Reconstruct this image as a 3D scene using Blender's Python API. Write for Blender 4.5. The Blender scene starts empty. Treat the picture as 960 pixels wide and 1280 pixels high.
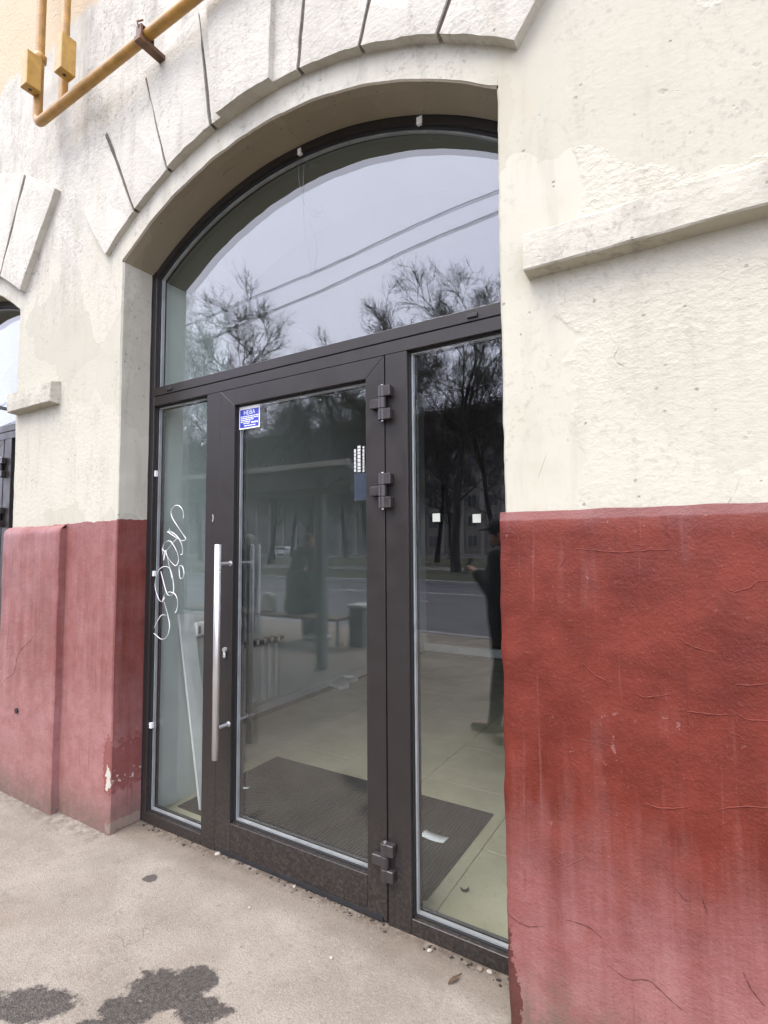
import bpy, bmesh, math, random
from mathutils import Vector, Matrix, noise
R = math.radians
random.seed(7)
C = bpy.context.scene.collection
S = bpy.context.scene

# ------------------------------------------------------------------ camera
FPX, YAW, PITCH, ROLL = 663.22, .542683, .0636157, -.00639682
CAM = Vector((0, -1.712, 1.5))
fw = Vector((-math.sin(YAW)*math.cos(PITCH), math.cos(YAW)*math.cos(PITCH), math.sin(PITCH)))
r0 = Vector((math.cos(YAW), math.sin(YAW), 0)); u0 = r0.cross(fw)
rt = r0*math.cos(ROLL)+u0*math.sin(ROLL); up = -r0*math.sin(ROLL)+u0*math.cos(ROLL)
cd = bpy.data.cameras.new('camera'); cam = bpy.data.objects.new('camera', cd); C.objects.link(cam)
cd.sensor_fit = 'VERTICAL'; cd.sensor_height = 36; cd.sensor_width = 27; cd.lens = FPX/1280*36
cd.clip_start = .02; cd.clip_end = 2000
M = Matrix((rt, up, -fw)).transposed().to_4x4(); M.translation = CAM
cam.matrix_world = M; S.camera = cam

# ------------------------------------------------------------------ sky, sun, exposure
SUN_EL, SUN_AZ = 62, 200          # azimuth: degrees clockwise from +Y
W = bpy.data.worlds.new('World'); S.world = W; W.use_nodes = True
nt = W.node_tree; nt.nodes.clear()
sky = nt.nodes.new('ShaderNodeTexSky'); sky.sky_type = 'NISHITA'; sky.sun_disc = False
sky.sun_elevation = R(SUN_EL); sky.sun_rotation = R(SUN_AZ); sky.air_density = 1.0; sky.dust_density = 3.0; sky.ozone_density = 1.0
bw = nt.nodes.new('ShaderNodeRGBToBW'); nt.links.new(sky.outputs[0], bw.inputs[0])
tint = nt.nodes.new('ShaderNodeMix'); tint.data_type = 'RGBA'; tint.blend_type = 'MULTIPLY'; tint.inputs[0].default_value = 1
nt.links.new(bw.outputs[0], tint.inputs[6]); tint.inputs[7].default_value = (.94, .965, 1.14, 1)
# a closed layer of cloud: the clear-sky gradient is almost wholly evened out
flat = nt.nodes.new('ShaderNodeMix'); flat.data_type = 'RGBA'; flat.inputs[0].default_value = .72
nt.links.new(tint.outputs[2], flat.inputs[6])
cn = nt.nodes.new('ShaderNodeTexNoise'); cn.inputs['Scale'].default_value = 2.2; cn.inputs['Detail'].default_value = 4
tc = nt.nodes.new('ShaderNodeTexCoord'); nt.links.new(tc.outputs['Generated'], cn.inputs['Vector'])
cr = nt.nodes.new('ShaderNodeValToRGB'); nt.links.new(cn.outputs[0], cr.inputs[0])
cr.color_ramp.elements[0].position = .3; cr.color_ramp.elements[0].color = (8.6, 8.85, 11.3, 1)
cr.color_ramp.elements[1].position = .7; cr.color_ramp.elements[1].color = (10.2, 10.4, 12.6, 1)
nt.links.new(cr.outputs[0], flat.inputs[7])
bg = nt.nodes.new('ShaderNodeBackground'); bg.inputs[1].default_value = .15
nt.links.new(flat.outputs[2], bg.inputs[0])
wo = nt.nodes.new('ShaderNodeOutputWorld'); nt.links.new(bg.outputs[0], wo.inputs[0])
sl = bpy.data.lights.new('sun', 'SUN'); sun = bpy.data.objects.new('sun', sl); C.objects.link(sun)
sl.energy = 1.2; sl.angle = R(34); sl.color = (1, .90, .77)
sd = Vector((math.sin(R(SUN_AZ))*math.cos(R(SUN_EL)), math.cos(R(SUN_AZ))*math.cos(R(SUN_EL)), math.sin(R(SUN_EL))))
sun.rotation_euler = (-sd).to_track_quat('-Z', 'Y').to_euler(); sun.location = (-3, -8, 14)
vs = S.view_settings; vs.view_transform = 'Standard'; vs.look = 'None'; vs.gamma = 1; vs.use_curve_mapping = False
vs.exposure = 1.52
S.cycles.use_denoising = True; S.cycles.max_bounces = 8; S.cycles.transparent_max_bounces = 20
S.cycles.glossy_bounces = 4; S.cycles.diffuse_bounces = 3; S.cycles.sample_clamp_indirect = 6
S.cycles.caustics_reflective = False; S.cycles.caustics_refractive = False

# ------------------------------------------------------------------ where a ray of the photograph meets a real plane
def ray(x, y): return fw+rt*((x-480)/FPX)-up*((y-640)/FPX)
def onY(x, y, Y): d = ray(x, y); p = CAM+d*((Y-CAM.y)/d.y); return p
def onZ(x, y, z=0): d = ray(x, y); return CAM+d*((z-CAM.z)/d.z)
def onX(x, y, X): d = ray(x, y); return CAM+d*((X-CAM.x)/d.x)

# ------------------------------------------------------------------ helpers
class MB:
    def __init__(s): s.bm = bmesh.new()
    def box(s, x0, x1, y0, y1, z0, z1, bev=0, mi=0):
        vs_ = [s.bm.verts.new((x, y, z)) for x in (x0, x1) for y in (y0, y1) for z in (z0, z1)]
        fs = [s.bm.faces.new([vs_[i] for i in q]) for q in ((0,1,3,2),(4,6,7,5),(0,4,5,1),(2,3,7,6),(0,2,6,4),(1,5,7,3))]
        for f in fs: f.material_index = mi
        if bev:
            es = list({e for f in fs for e in f.edges})
            r = bmesh.ops.bevel(s.bm, geom=es, offset=bev, segments=1, affect='EDGES')
            for f in r['faces']: f.material_index = mi
        return vs_
    def prism(s, poly, a0, a1, axis='y', bev=0, mi=0):
        def pt(p, a): return (p[0], a, p[1]) if axis == 'y' else ((p[0], p[1], a) if axis == 'z' else (a, p[0], p[1]))
        A = [s.bm.verts.new(pt(p, a0)) for p in poly]; B = [s.bm.verts.new(pt(p, a1)) for p in poly]
        n = len(poly); fs = [s.bm.faces.new(A), s.bm.faces.new(B[::-1])]
        for i in range(n): fs.append(s.bm.faces.new((A[i], B[i], B[(i+1) % n], A[(i+1) % n])))
        for f in fs: f.material_index = mi
        if bev:
            bmesh.ops.bevel(s.bm, geom=list({e for f in fs for e in f.edges}), offset=bev, segments=1, affect='EDGES')
    def tube(s, pts, rs, n=8, caps=True, mi=0):
        pts = [Vector(p) for p in pts]
        if not isinstance(rs, (list, tuple)): rs = [rs]*len(pts)
        prev = None; first = None; ref = None
        for i, p in enumerate(pts):
            d = (pts[min(i+1, len(pts)-1)]-pts[max(i-1, 0)])
            if d.length < 1e-9: d = Vector((0, 0, 1))
            d.normalize()
            if ref is None: ref = d.orthogonal().normalized()
            else:
                ref = ref-d*ref.dot(d); ref = ref.normalized() if ref.length > 1e-6 else d.orthogonal().normalized()
            b = d.cross(ref)
            ring = [s.bm.verts.new(p+(ref*math.cos(2*math.pi*k/n)+b*math.sin(2*math.pi*k/n))*rs[i]) for k in range(n)]
            if prev:
                for k in range(n):
                    f = s.bm.faces.new((prev[k], prev[(k+1) % n], ring[(k+1) % n], ring[k])); f.smooth = True; f.material_index = mi
            else: first = ring
            prev = ring
        if caps:
            s.bm.faces.new([s.bm.verts.new(v.co) for v in first[::-1]]).material_index = mi; s.bm.faces.new([s.bm.verts.new(v.co) for v in prev]).material_index = mi
    def capsule(s, p0, p1, a, b, n=12, m=4):
        p0, p1 = Vector(p0), Vector(p1); d = (p1-p0); L = d.length
        d = d.normalized() if L > 1e-6 else Vector((0, 0, 1))
        pts, rs = [], []
        for i in range(m+1):
            t = math.pi/2*(i/m); pts.append(p0-d*a*math.cos(t)); rs.append(max(a*math.sin(t), a*.05))
        for i in range(m+1):
            t = math.pi/2*(i/m); pts.append(p1+d*b*math.sin(t)); rs.append(max(b*math.cos(t), b*.05))
        s.tube(pts, rs, n)
    def ell(s, c, rx, ry, rz, rot=None, sub=2):
        m = Matrix.Diagonal((rx, ry, rz, 1))
        if rot is not None: m = rot.to_4x4() @ m
        bmesh.ops.create_icosphere(s.bm, subdivisions=sub, radius=1, matrix=Matrix.Translation(c) @ m)
    def quad(s, a, b, c, d, mi=0):
        f = s.bm.faces.new([s.bm.verts.new(v) for v in (a, b, c, d)]); f.material_index = mi; return f
    def mesh(s, name, mats, smooth=False, normals=True):
        if normals: bmesh.ops.recalc_face_normals(s.bm, faces=s.bm.faces[:])
        me = bpy.data.meshes.new(name); s.bm.to_mesh(me); s.bm.free()
        for m in (mats if isinstance(mats, (list, tuple)) else [mats]): me.materials.append(m)
        if smooth:
            for p in me.polygons: p.use_smooth = True
        return me
    def build(s, name, mats, parent=None, smooth=False, normals=True):
        """geometry is given in world coordinates; a child is re-based to its parent's base point"""
        o = bpy.data.objects.new(name, s.mesh(name, mats, smooth, normals)); C.objects.link(o)
        if parent is not None:
            o.parent = parent; o.matrix_parent_inverse = Matrix.Identity(4)
            p = parent; off = Vector()
            while p: off += p.location; p = p.parent
            o.data.transform(Matrix.Translation(-off))
        return o
def tag(o, label=None, cat=None, group=None, kind=None):
    if label: o['label'] = label
    if cat: o['category'] = cat
    if group: o['group'] = group
    if kind: o['kind'] = kind
    return o
def empty(name, loc, label, cat, group=None):
    o = bpy.data.objects.new(name, None); C.objects.link(o); o.location = loc; o.empty_display_size = .1
    return tag(o, label, cat, group)
def copy_tree(o, parent=None):
    c = o.copy(); C.objects.link(c); c.parent = parent
    for ch in list(o.children): copy_tree(ch, c)
    return c

# ------------------------------------------------------------------ material helpers
class NT:
    def __init__(s, name):
        s.m = bpy.data.materials.new(name); s.m.use_nodes = True; s.t = s.m.node_tree
        s.p = s.t.nodes['Principled BSDF']; s.out = s.t.nodes['Material Output']
        s.pos = s.t.nodes.new('ShaderNodeNewGeometry').outputs['Position']
        s._xyz = None
    def n(s, t, **k):
        x = s.t.nodes.new(t)
        for a, b in k.items(): setattr(x, a, b)
        return x
    def set(s, sock, v):
        if hasattr(v, 'is_output') or isinstance(v, bpy.types.NodeSocket): s.t.links.new(v, sock)
        elif v is not None: sock.default_value = v
    def math(s, op, a, b=None, c=None, clamp=False):
        x = s.n('ShaderNodeMath', operation=op, use_clamp=clamp); s.set(x.inputs[0], a)
        if b is not None: s.set(x.inputs[1], b)
        if c is not None: s.set(x.inputs[2], c)
        return x.outputs[0]
    def vscale(s, v, sc, loc=(0, 0, 0)):
        x = s.n('ShaderNodeMapping'); s.set(x.inputs['Vector'], v); x.inputs['Scale'].default_value = sc; x.inputs['Location'].default_value = loc
        return x.outputs[0]
    def noise(s, scale, detail=3, rough=.5, vec=None, dist=0):
        x = s.n('ShaderNodeTexNoise'); s.set(x.inputs['Vector'], vec if vec is not None else s.pos)
        x.inputs['Scale'].default_value = scale; x.inputs['Detail'].default_value = detail; x.inputs['Roughness'].default_value = rough; x.inputs['Distortion'].default_value = dist
        return x.outputs[0]
    def vor(s, scale, feature='F1', vec=None):
        x = s.n('ShaderNodeTexVoronoi', feature=feature); s.set(x.inputs['Vector'], vec if vec is not None else s.pos); x.inputs['Scale'].default_value = scale
        return x
    def step(s, v, a, b, o0=0, o1=1):
        x = s.n('ShaderNodeMapRange', interpolation_type='SMOOTHSTEP'); s.set(x.inputs[0], v)
        x.inputs[1].default_value = a; x.inputs[2].default_value = b; x.inputs[3].default_value = o0; x.inputs[4].default_value = o1
        return x.outputs[0]
    def mix(s, f, a, b, blend='MIX'):
        x = s.n('ShaderNodeMix', data_type='RGBA', blend_type=blend); s.set(x.inputs[0], f)
        for i, v in ((6, a), (7, b)):
            s.set(x.inputs[i], (*v, 1) if isinstance(v, tuple) and len(v) == 3 else v)
        return x.outputs[2]
    def xyz(s):
        if s._xyz is None:
            x = s.n('ShaderNodeSeparateXYZ'); s.set(x.inputs[0], s.pos); s._xyz = x.outputs
        return s._xyz
    def bump(s, h, strength, dist, prev=None):
        x = s.n('ShaderNodeBump'); s.set(x.inputs['Height'], h); x.inputs['Strength'].default_value = strength; x.inputs['Distance'].default_value = dist
        if prev is not None: s.set(x.inputs['Normal'], prev)
        return x.outputs[0]
    def fin(s, col, rough=.8, normal=None, metal=0, spec=None):
        s.set(s.p.inputs['Base Color'], (*col, 1) if isinstance(col, tuple) and len(col) == 3 else col)
        s.set(s.p.inputs['Roughness'], rough); s.p.inputs['Metallic'].default_value = metal
        if spec is not None: s.p.inputs['Specular IOR Level'].default_value = spec
        if normal is not None: s.set(s.p.inputs['Normal'], normal)
        return s.m
    def obj_coords(s): s.pos = s.n('ShaderNodeTexCoord').outputs['Object']; s._xyz = None

def simple(name, col, rough=.6, metal=0, var=.12, vs_=9, bump=.0, bs=60, spec=None):
    a = NT(name); a.obj_coords(); v = a.noise(vs_, 4, .6)
    c = a.mix(a.step(v, .3, .7), tuple(x*(1-var) for x in col), tuple(min(1, x*(1+var)) for x in col))
    nm = a.bump(a.noise(bs, 3), bump, .004) if bump else None
    return a.fin(c, a.step(a.noise(vs_*2, 3), .3, .7, max(.02, rough-.07), min(1, rough+.07)), nm, metal, spec)

# wall plaster, cream above and red below where a plain (flush) plinth is painted
def red_paint(a, chalk):
    x, y, z = a.xyz()
    streak = a.noise(1, 4, .65, a.vscale(a.pos, (19, 19, .9)))
    patch = a.noise(2.3, 4, .6)
    low = a.step(a.math('ADD', z, a.math('MULTIPLY', a.math('SUBTRACT', patch, .5), .5)), .08, .98, .88, 0)
    k = a.math('ADD', a.math('ADD', low, a.math('MULTIPLY', a.math('SUBTRACT', streak, .52), .85)), a.math('MULTIPLY', a.math('SUBTRACT', patch, .48), 1.1))
    k = a.math('ADD', k, chalk, clamp=True)
    deep = a.mix(a.step(a.noise(6, 4, .7), .3, .7), (.088, .0125, .0062), (.138, .0225, .0115))
    col = a.mix(k, deep, a.mix(a.step(a.noise(11, 4, .7), .35, .65), (.242, .104, .094), (.285, .140, .129)))
    drip = a.step(a.noise(1, 4, .7, a.vscale(a.pos, (31, 31, 1.5), (1, 3, 5))), .58, .74)
    col = a.mix(a.math('MULTIPLY', drip, .5), col, (.062, .0085, .0050))
    pale = a.step(a.noise(1, 3, .7, a.vscale(a.pos, (42, 42, 1.1), (8, 3, 1))), .62, .78)
    col = a.mix(a.math('MULTIPLY', pale, .3), col, (.27, .125, .115))
    w = a.noise(1, 3, .5, a.vscale(a.pos, (2.3, 2.3, 4.6)), .8)
    line = a.math('MULTIPLY', a.step(a.math('ABSOLUTE', a.math('SUBTRACT', w, .5)), 0, .006, 1, 0), a.step(patch, .55, .64))
    grit = a.noise(120, 3, .7); lum = a.noise(34, 4, .62)
    col = a.mix(a.math('MULTIPLY', a.step(grit, .62, .74), .35), col, (.26, .125, .11))
    col = a.mix(a.math('MULTIPLY', a.step(grit, .40, .30), .3), col, (.055, .008, .005))
    # small chips down to an older pink coat and to plaster
    ch = a.math('MULTIPLY', a.step(lum, .66, .69), a.step(patch, .50, .58)); col = a.mix(a.math('MULTIPLY', ch, .55), col, (.25, .11, .10))
    dirt = a.math('MULTIPLY', a.step(a.math('ADD', z, a.math('MULTIPLY', a.math('SUBTRACT', streak, .5), .3)), -.02, .26, 1, 0), a.step(lum, .2, .55))
    col = a.mix(a.math('MULTIPLY', dirt, .85), col, (.12, .092, .07))
    h = a.math('ADD', a.math('ADD', a.math('MULTIPLY', lum, .55), a.math('MULTIPLY', grit, .5)), a.math('MULTIPLY', patch, .9))
    h = a.math('SUBTRACT', a.math('ADD', h, a.math('MULTIPLY', line, .25)), a.math('MULTIPLY', ch, .35))
    return col, h

def plaster(name, grime=.35, rough_all=None, red=False, yellow=False, cream=((.378, .362, .284), (.440, .422, .338)), dirt_top=None):
    a = NT(name); x, y, z = a.xyz()
    med = a.noise(5.5, 4, .62)
    # repairs and old coats: large irregular patches, each a slightly different tone and level
    wv = a.n('ShaderNodeVectorMath', operation='ADD'); a.set(wv.inputs[0], a.pos)
    wn = a.n('ShaderNodeTexNoise'); a.set(wn.inputs['Vector'], a.pos); wn.inputs['Scale'].default_value = 3.2; wn.inputs['Detail'].default_value = 4
    ws = a.n('ShaderNodeVectorMath', operation='SCALE'); a.set(ws.inputs[0], wn.outputs['Color']); ws.inputs['Scale'].default_value = .42; a.set(wv.inputs[1], ws.outputs[0])
    pt = a.vor(1.55, 'F1', wv.outputs[0]); pc = a.n('ShaderNodeSeparateColor'); a.set(pc.inputs[0], pt.outputs['Color']); tone = pc.outputs[0]
    col = a.mix(tone, cream[0], cream[1])
    if rough_all is None:
        upz = a.step(a.math('ADD', z, a.math('MULTIPLY', a.math('SUBTRACT', wn.outputs[0], .5), 1.2)), 2.9, 3.7)
        upz = a.math('MULTIPLY', upz, a.step(x, -1.2, -.4, 1, .3))
        col = a.mix(upz, col, a.mix(a.step(med, .35, .65), (.385, .367, .308), (.49, .470, .402)))
        grime = a.math('ADD', grime, a.math('MULTIPLY', upz, .38))
        edge = a.math('ADD', x, a.math('MULTIPLY', a.math('SUBTRACT', wn.outputs[0], .5), .36))
        rm = a.math('ADD', a.math('MULTIPLY', a.step(edge, -.345, -.325), a.step(z, 1.72, 2.5, .35, 1)), a.step(x, -2.6, -2.9, 0, .4), clamp=True)
        rm = a.math('MAXIMUM', rm, a.math('MULTIPLY', upz, .85))
        rm = a.math('MULTIPLY', rm, a.step(tone, .30, .55, .22, 1.15))
    else: rm = rough_all
    col = a.mix(a.math('MULTIPLY', a.step(med, .50, .76), .22), col, tuple(c*.76 for c in cream[0]))
    # weathering: streaks running down, mottled grey between
    st = a.noise(1, 4, .65, a.vscale(a.pos, (11, 11, 1.7)))
    col = a.mix(a.math('MULTIPLY', a.step(st, .47, .76), grime), col, (.25, .235, .19))
    fine = a.noise(38, 3, .7)
    gm = a.math('MULTIPLY', a.step(fine, .50, .68), a.step(wn.outputs[0], .40, .62))
    col = a.mix(a.math('MULTIPLY', gm, grime), col, (.18, .172, .15))
    yst = a.math('MULTIPLY', a.step(a.noise(1, 3, .6, a.vscale(a.pos, (3, 3, .7), (7, 2, 2))), .56, .74), .28)
    col = a.mix(yst, col, (.36, .315, .215))
    # pits and lost flecks
    pv = a.vor(21); pit = a.math('MULTIPLY', a.step(a.math('ADD', pv.outputs['Distance'], a.math('MULTIPLY', fine, .16)), .17, .22, 1, 0), a.step(st, .50, .60))
    col = a.mix(a.math('MULTIPLY', pit, .6), col, (.17, .155, .125))
    grain = a.noise(85, 3, .65); lump = a.noise(1, 3, .6, a.vscale(a.pos, (30, 30, 42)))
    h = a.math('MULTIPLY', a.math('ADD', a.math('MULTIPLY', grain, .55), a.math('MULTIPLY', a.math('MULTIPLY', lump, lump), 1.5)), rm)
    h = a.math('ADD', h, a.math('ADD', a.math('MULTIPLY', med, .55), a.math('MULTIPLY', tone, .35)))
    h = a.math('SUBTRACT', h, a.math('MULTIPLY', pit, .8))
    cl = a.noise(1, 3, .5, a.vscale(a.pos, (.8, .8, .9), (2, 5, 1)), .5)
    hair = a.math('MULTIPLY', a.step(a.math('ABSOLUTE', a.math('SUBTRACT', cl, .5)), 0, .0013, 1, 0), a.step(med, .56, .62))
    col = a.mix(a.math('MULTIPLY', hair, .4), col, (.2, .18, .14)); h = a.math('SUBTRACT', h, a.math('MULTIPLY', hair, .4))
    if dirt_top:
        dm = a.math('MULTIPLY', a.step(a.math('ADD', z, a.math('MULTIPLY', a.math('SUBTRACT', med, .5), .05)), dirt_top-.012, dirt_top+.004), a.step(st, .36, .6))
        col = a.mix(a.math('MULTIPLY', dm, .7), col, (.20, .17, .10))
    if yellow:
        ym = a.step(a.math('ADD', z, a.math('MULTIPLY', a.math('SUBTRACT', wn.outputs[0], .5), .5)), 4.80, 4.90)
        ym = a.math('MULTIPLY', ym, a.step(x, -2.75, -2.95))
        col = a.mix(ym, col, a.mix(med, (.43, .34, .215), (.48, .395, .27)))
    rough = .86
    if red:
        rc, rh = red_paint(a, a.step(x, -2.745, -2.70, .62, -.28))
        lim = a.math('ADD', a.math('ADD', a.math('MULTIPLY', x, .026), 1.727), a.math('MULTIPLY', a.math('SUBTRACT', a.noise(13, 4, .65), .5), .035))
        rmk = a.math('MULTIPLY', a.step(a.math('SUBTRACT', lim, z), 0, .004), a.step(x, -1.2, -1.25))
        def blob(cx, cz, rx, rz, th=.55, na=3.2):
            dx = a.math('DIVIDE', a.math('SUBTRACT', x, cx), rx); dz = a.math('DIVIDE', a.math('SUBTRACT', z, cz), rz)
            d = a.math('SQRT', a.math('ADD', a.math('MULTIPLY', dx, dx), a.math('MULTIPLY', dz, dz)))
            return a.step(a.math('ADD', d, a.math('MULTIPLY', a.math('SUBTRACT', a.noise(34, 4, .75), .5), na)), th, th+.06, 1, 0)
        chip = a.math('MAXIMUM', blob(-2.748, .285, .018, .05, 1.0), blob(-2.757, .235, .012, .02, 1.0))
        bare = blob(-2.70, .03, .07, .035, .8, 1.6)
        rc = a.mix(a.math('MULTIPLY', blob(-2.752, .34, .045, .17, .9, 1.4), .55), rc, (.135, .020, .013))
        rc = a.mix(a.math('MULTIPLY', bare, .7), rc, (.24, .195, .15)); rc = a.mix(chip, rc, (.45, .42, .35))
        col = a.mix(rmk, col, rc)
        hx = a.n('ShaderNodeMix', data_type='FLOAT'); a.set(hx.inputs[0], rmk); a.set(hx.inputs[2], h); a.set(hx.inputs[3], rh); h = hx.outputs[0]
        rough = a.step(rmk, 0, 1, .86, .55)
    return a.fin(col, rough, a.bump(h, .55, .0075), spec=.3)

M_wall = plaster('cream_red_plaster', .30, None, True, True)
M_wallc = plaster('cream_plaster', .30, None, False, True)
M_vous = plaster('weathered_plaster', .42, .8, cream=((.405, .386, .325), (.478, .458, .392)))
M_joint = simple('dirty_mortar', (.075, .062, .048), .95, 0, .35, 30, .3, 90)
M_soffit = plaster('soffit_plaster', .22, .15, cream=((.275, .240, .172), (.325, .283, .205)))  # wall plaster with the underside's shade mixed into its colour
M_ledge = plaster('ledge_plaster', .45, .55, cream=((.375, .355, .285), (.43, .41, .335)), dirt_top=2.502)
def red_mat(name, chalk):
    a = NT(name); c, h = red_paint(a, chalk); x, y, z = a.xyz()
    if chalk < .1:    # dark run marks at the corner, bottom
        dx = a.math('DIVIDE', a.math('SUBTRACT', x, -.575), .045); dz = a.math('DIVIDE', a.math('SUBTRACT', z, .04), .26)
        d = a.math('ADD', a.math('SQRT', a.math('ADD', a.math('MULTIPLY', dx, dx), a.math('MULTIPLY', dz, dz))), a.math('MULTIPLY', a.math('SUBTRACT', a.noise(17, 4, .7), .5), 2.2))
        c = a.mix(a.math('MULTIPLY', a.step(d, .8, .86, 1, 0), .8), c, (.055, .010, .007))
        top = a.step(a.math('ADD', z, a.math('MULTIPLY', a.math('SUBTRACT', a.noise(24, 3), .5), .012)), 1.575, 1.584); c = a.mix(a.math('MULTIPLY', top, .6), c, (.175, .078, .072))
    return a.fin(c, a.step(a.noise(6, 3), .3, .7, .42, .62), a.bump(h, .62, .0075), spec=.28)
M_red = red_mat('red_plinth_paint', -.13); M_redl = red_mat('faded_red_paint', .62)

# pavement: dusty worn asphalt with two wet patches
def pavement():
    a = NT('dusty_asphalt'); x, y, z = a.xyz()
    agg = a.vor(170); ag2 = a.vor(70)
    col = a.mix(a.step(a.noise(1.6, 6, .68), .34, .66), (.188, .165, .130), (.272, .243, .198))
    col = a.mix(a.math('MULTIPLY', a.step(a.noise(120, 3, .7), .46, .66), .45), col, (.128, .108, .080))
    cc = a.n('ShaderNodeSeparateColor'); a.set(cc.inputs[0], agg.outputs['Color'])
    col = a.mix(a.math('MULTIPLY', a.step(cc.outputs[0], .82, .9), .3), col, (.31, .28, .24))
    c2 = a.n('ShaderNodeSeparateColor'); a.set(c2.inputs[0], ag2.outputs['Color'])
    col = a.mix(a.math('MULTIPLY', a.math('MULTIPLY', a.step(c2.outputs[0], .965, .98), a.step(ag2.outputs['Distance'], .2, .35, 1, 0)), .5), col, (.40, .37, .31))
    col = a.mix(a.math('MULTIPLY', a.step(c2.outputs[1], .97, .98), .25), col, (.09, .08, .07))
    ym = a.math('ADD', y, a.math('MULTIPLY', a.math('SUBTRACT', a.noise(7, 4, .6), .5), .14))
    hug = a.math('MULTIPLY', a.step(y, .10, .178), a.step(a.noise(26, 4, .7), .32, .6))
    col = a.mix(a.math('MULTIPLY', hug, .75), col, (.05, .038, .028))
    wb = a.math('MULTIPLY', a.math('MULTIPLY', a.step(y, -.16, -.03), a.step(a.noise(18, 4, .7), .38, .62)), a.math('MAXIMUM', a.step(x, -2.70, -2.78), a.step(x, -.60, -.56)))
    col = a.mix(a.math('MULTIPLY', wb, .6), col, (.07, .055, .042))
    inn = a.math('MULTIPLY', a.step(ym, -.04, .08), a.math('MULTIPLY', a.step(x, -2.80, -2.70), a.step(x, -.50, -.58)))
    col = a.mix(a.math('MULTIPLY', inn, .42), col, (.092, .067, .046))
    col = a.mix(a.math('MULTIPLY', a.step(a.noise(1.7, 3, .6, a.vscale(a.pos, (1, 1, 1), (3, 8, 1))), .52, .7), .3), col, (.212, .168, .126))
    def ell(cx, cy, rx, ry, ang):
        c, s_ = math.cos(ang), math.sin(ang)
        ux = a.math('SUBTRACT', x, cx); uy = a.math('SUBTRACT', y, cy)
        p = a.math('DIVIDE', a.math('ADD', a.math('MULTIPLY', ux, c), a.math('MULTIPLY', uy, s_)), rx)
        q = a.math('DIVIDE', a.math('SUBTRACT', a.math('MULTIPLY', uy, c), a.math('MULTIPLY', ux, s_)), ry)
        return a.math('SQRT', a.math('ADD', a.math('MULTIPLY', p, p), a.math('MULTIPLY', q, q)))
    ds = None
    for e in WET:
        d = ell(*e); ds = d if ds is None else a.math('MINIMUM', ds, d)
    d = a.math('ADD', ds, a.math('ADD', a.math('MULTIPLY', a.math('SUBTRACT', a.noise(8, 5, .7), .5), 1.9), a.math('MULTIPLY', a.math('SUBTRACT', a.noise(55, 4, .7), .5), .75)))
    wet = a.math('MULTIPLY', a.step(d, .86, 1.16, 1, 0), a.step(a.noise(75, 3, .7), .2, .55, .72, 1))
    col = a.mix(a.math('MULTIPLY', wet, .93), col, a.mix(a.step(a.noise(60, 4, .7), .35, .65), (.026, .023, .020), (.058, .052, .045)))
    hole = a.step(a.math('ADD', ell(*HOLE), a.math('MULTIPLY', a.math('SUBTRACT', a.noise(40, 3), .5), .8)), .85, 1.1, 1, 0)
    col = a.mix(a.math('MULTIPLY', hole, .85), col, (.045, .04, .035))
    w = a.noise(1.4, 4, .6, a.vscale(a.pos, (1, 1, 1), (5, 1, 1)), .5)
    crk = a.math('MULTIPLY', a.step(a.math('ABSOLUTE', a.math('SUBTRACT', w, .5)), 0, .004, 1, 0), a.step(a.noise(2.4, 2), .56, .63))
    col = a.mix(a.math('MULTIPLY', crk, .5), col, (.09, .08, .07))
    h = a.math('ADD', a.math('ADD', a.math('MULTIPLY', a.noise(150, 4, .7), .7), a.math('MULTIPLY', agg.outputs['Distance'], .6)), a.math('MULTIPLY', a.noise(9, 4), .7))
    h = a.math('SUBTRACT', h, a.math('ADD', crk, a.math('MULTIPLY', hole, 1.2)))
    return a.fin(col, a.step(wet, 0, 1, .9, .42), a.bump(h, .55, .005), spec=.3)
WET = []
for px, py, rx, ry, an in ((205, 1238, .13, .085, .45), (240, 1225, .10, .06, .6), (160, 1262, .10, .06, .5), (250, 1262, .09, .05, .4), (35, 1256, .17, .065, .55), (120, 1285, .12, .035, .5)):
    p = onZ(px, py); WET.append((p.x, p.y, rx, ry, an))
p = onZ(188, 1097); HOLE = (p.x, p.y, .035, .028, .3)
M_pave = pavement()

def glass(name, f0=.082, tint=(.955, .975, .965), wav=.0006):
    a = NT(name); a.t.nodes.remove(a.p)
    g = a.n('ShaderNodeNewGeometry'); dp = a.n('ShaderNodeVectorMath', operation='DOT_PRODUCT')
    a.set(dp.inputs[0], g.outputs['Incoming']); a.set(dp.inputs[1], g.outputs['Normal'])
    c = a.math('ABSOLUTE', dp.outputs['Value'])
    F = a.math('ADD', f0, a.math('MULTIPLY', a.math('POWER', a.math('SUBTRACT', 1, c), 5), 1-f0), clamp=True)
    gl = a.n('ShaderNodeBsdfGlossy'); gl.inputs['Roughness'].default_value = 0; gl.inputs['Color'].default_value = (1, 1, 1, 1)
    if wav: a.set(gl.inputs['Normal'], a.bump(a.noise(2.6, 2), .6, wav))
    tr = a.n('ShaderNodeBsdfTransparent'); tr.inputs[0].default_value = (*tint, 1)
    mx = a.n('ShaderNodeMixShader'); a.set(mx.inputs[0], F); a.set(mx.inputs[1], tr.outputs[0]); a.set(mx.inputs[2], gl.outputs[0])
    a.set(a.out.inputs[0], mx.outputs[0]); return a.m
M_glass = glass('window_glass')
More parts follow.
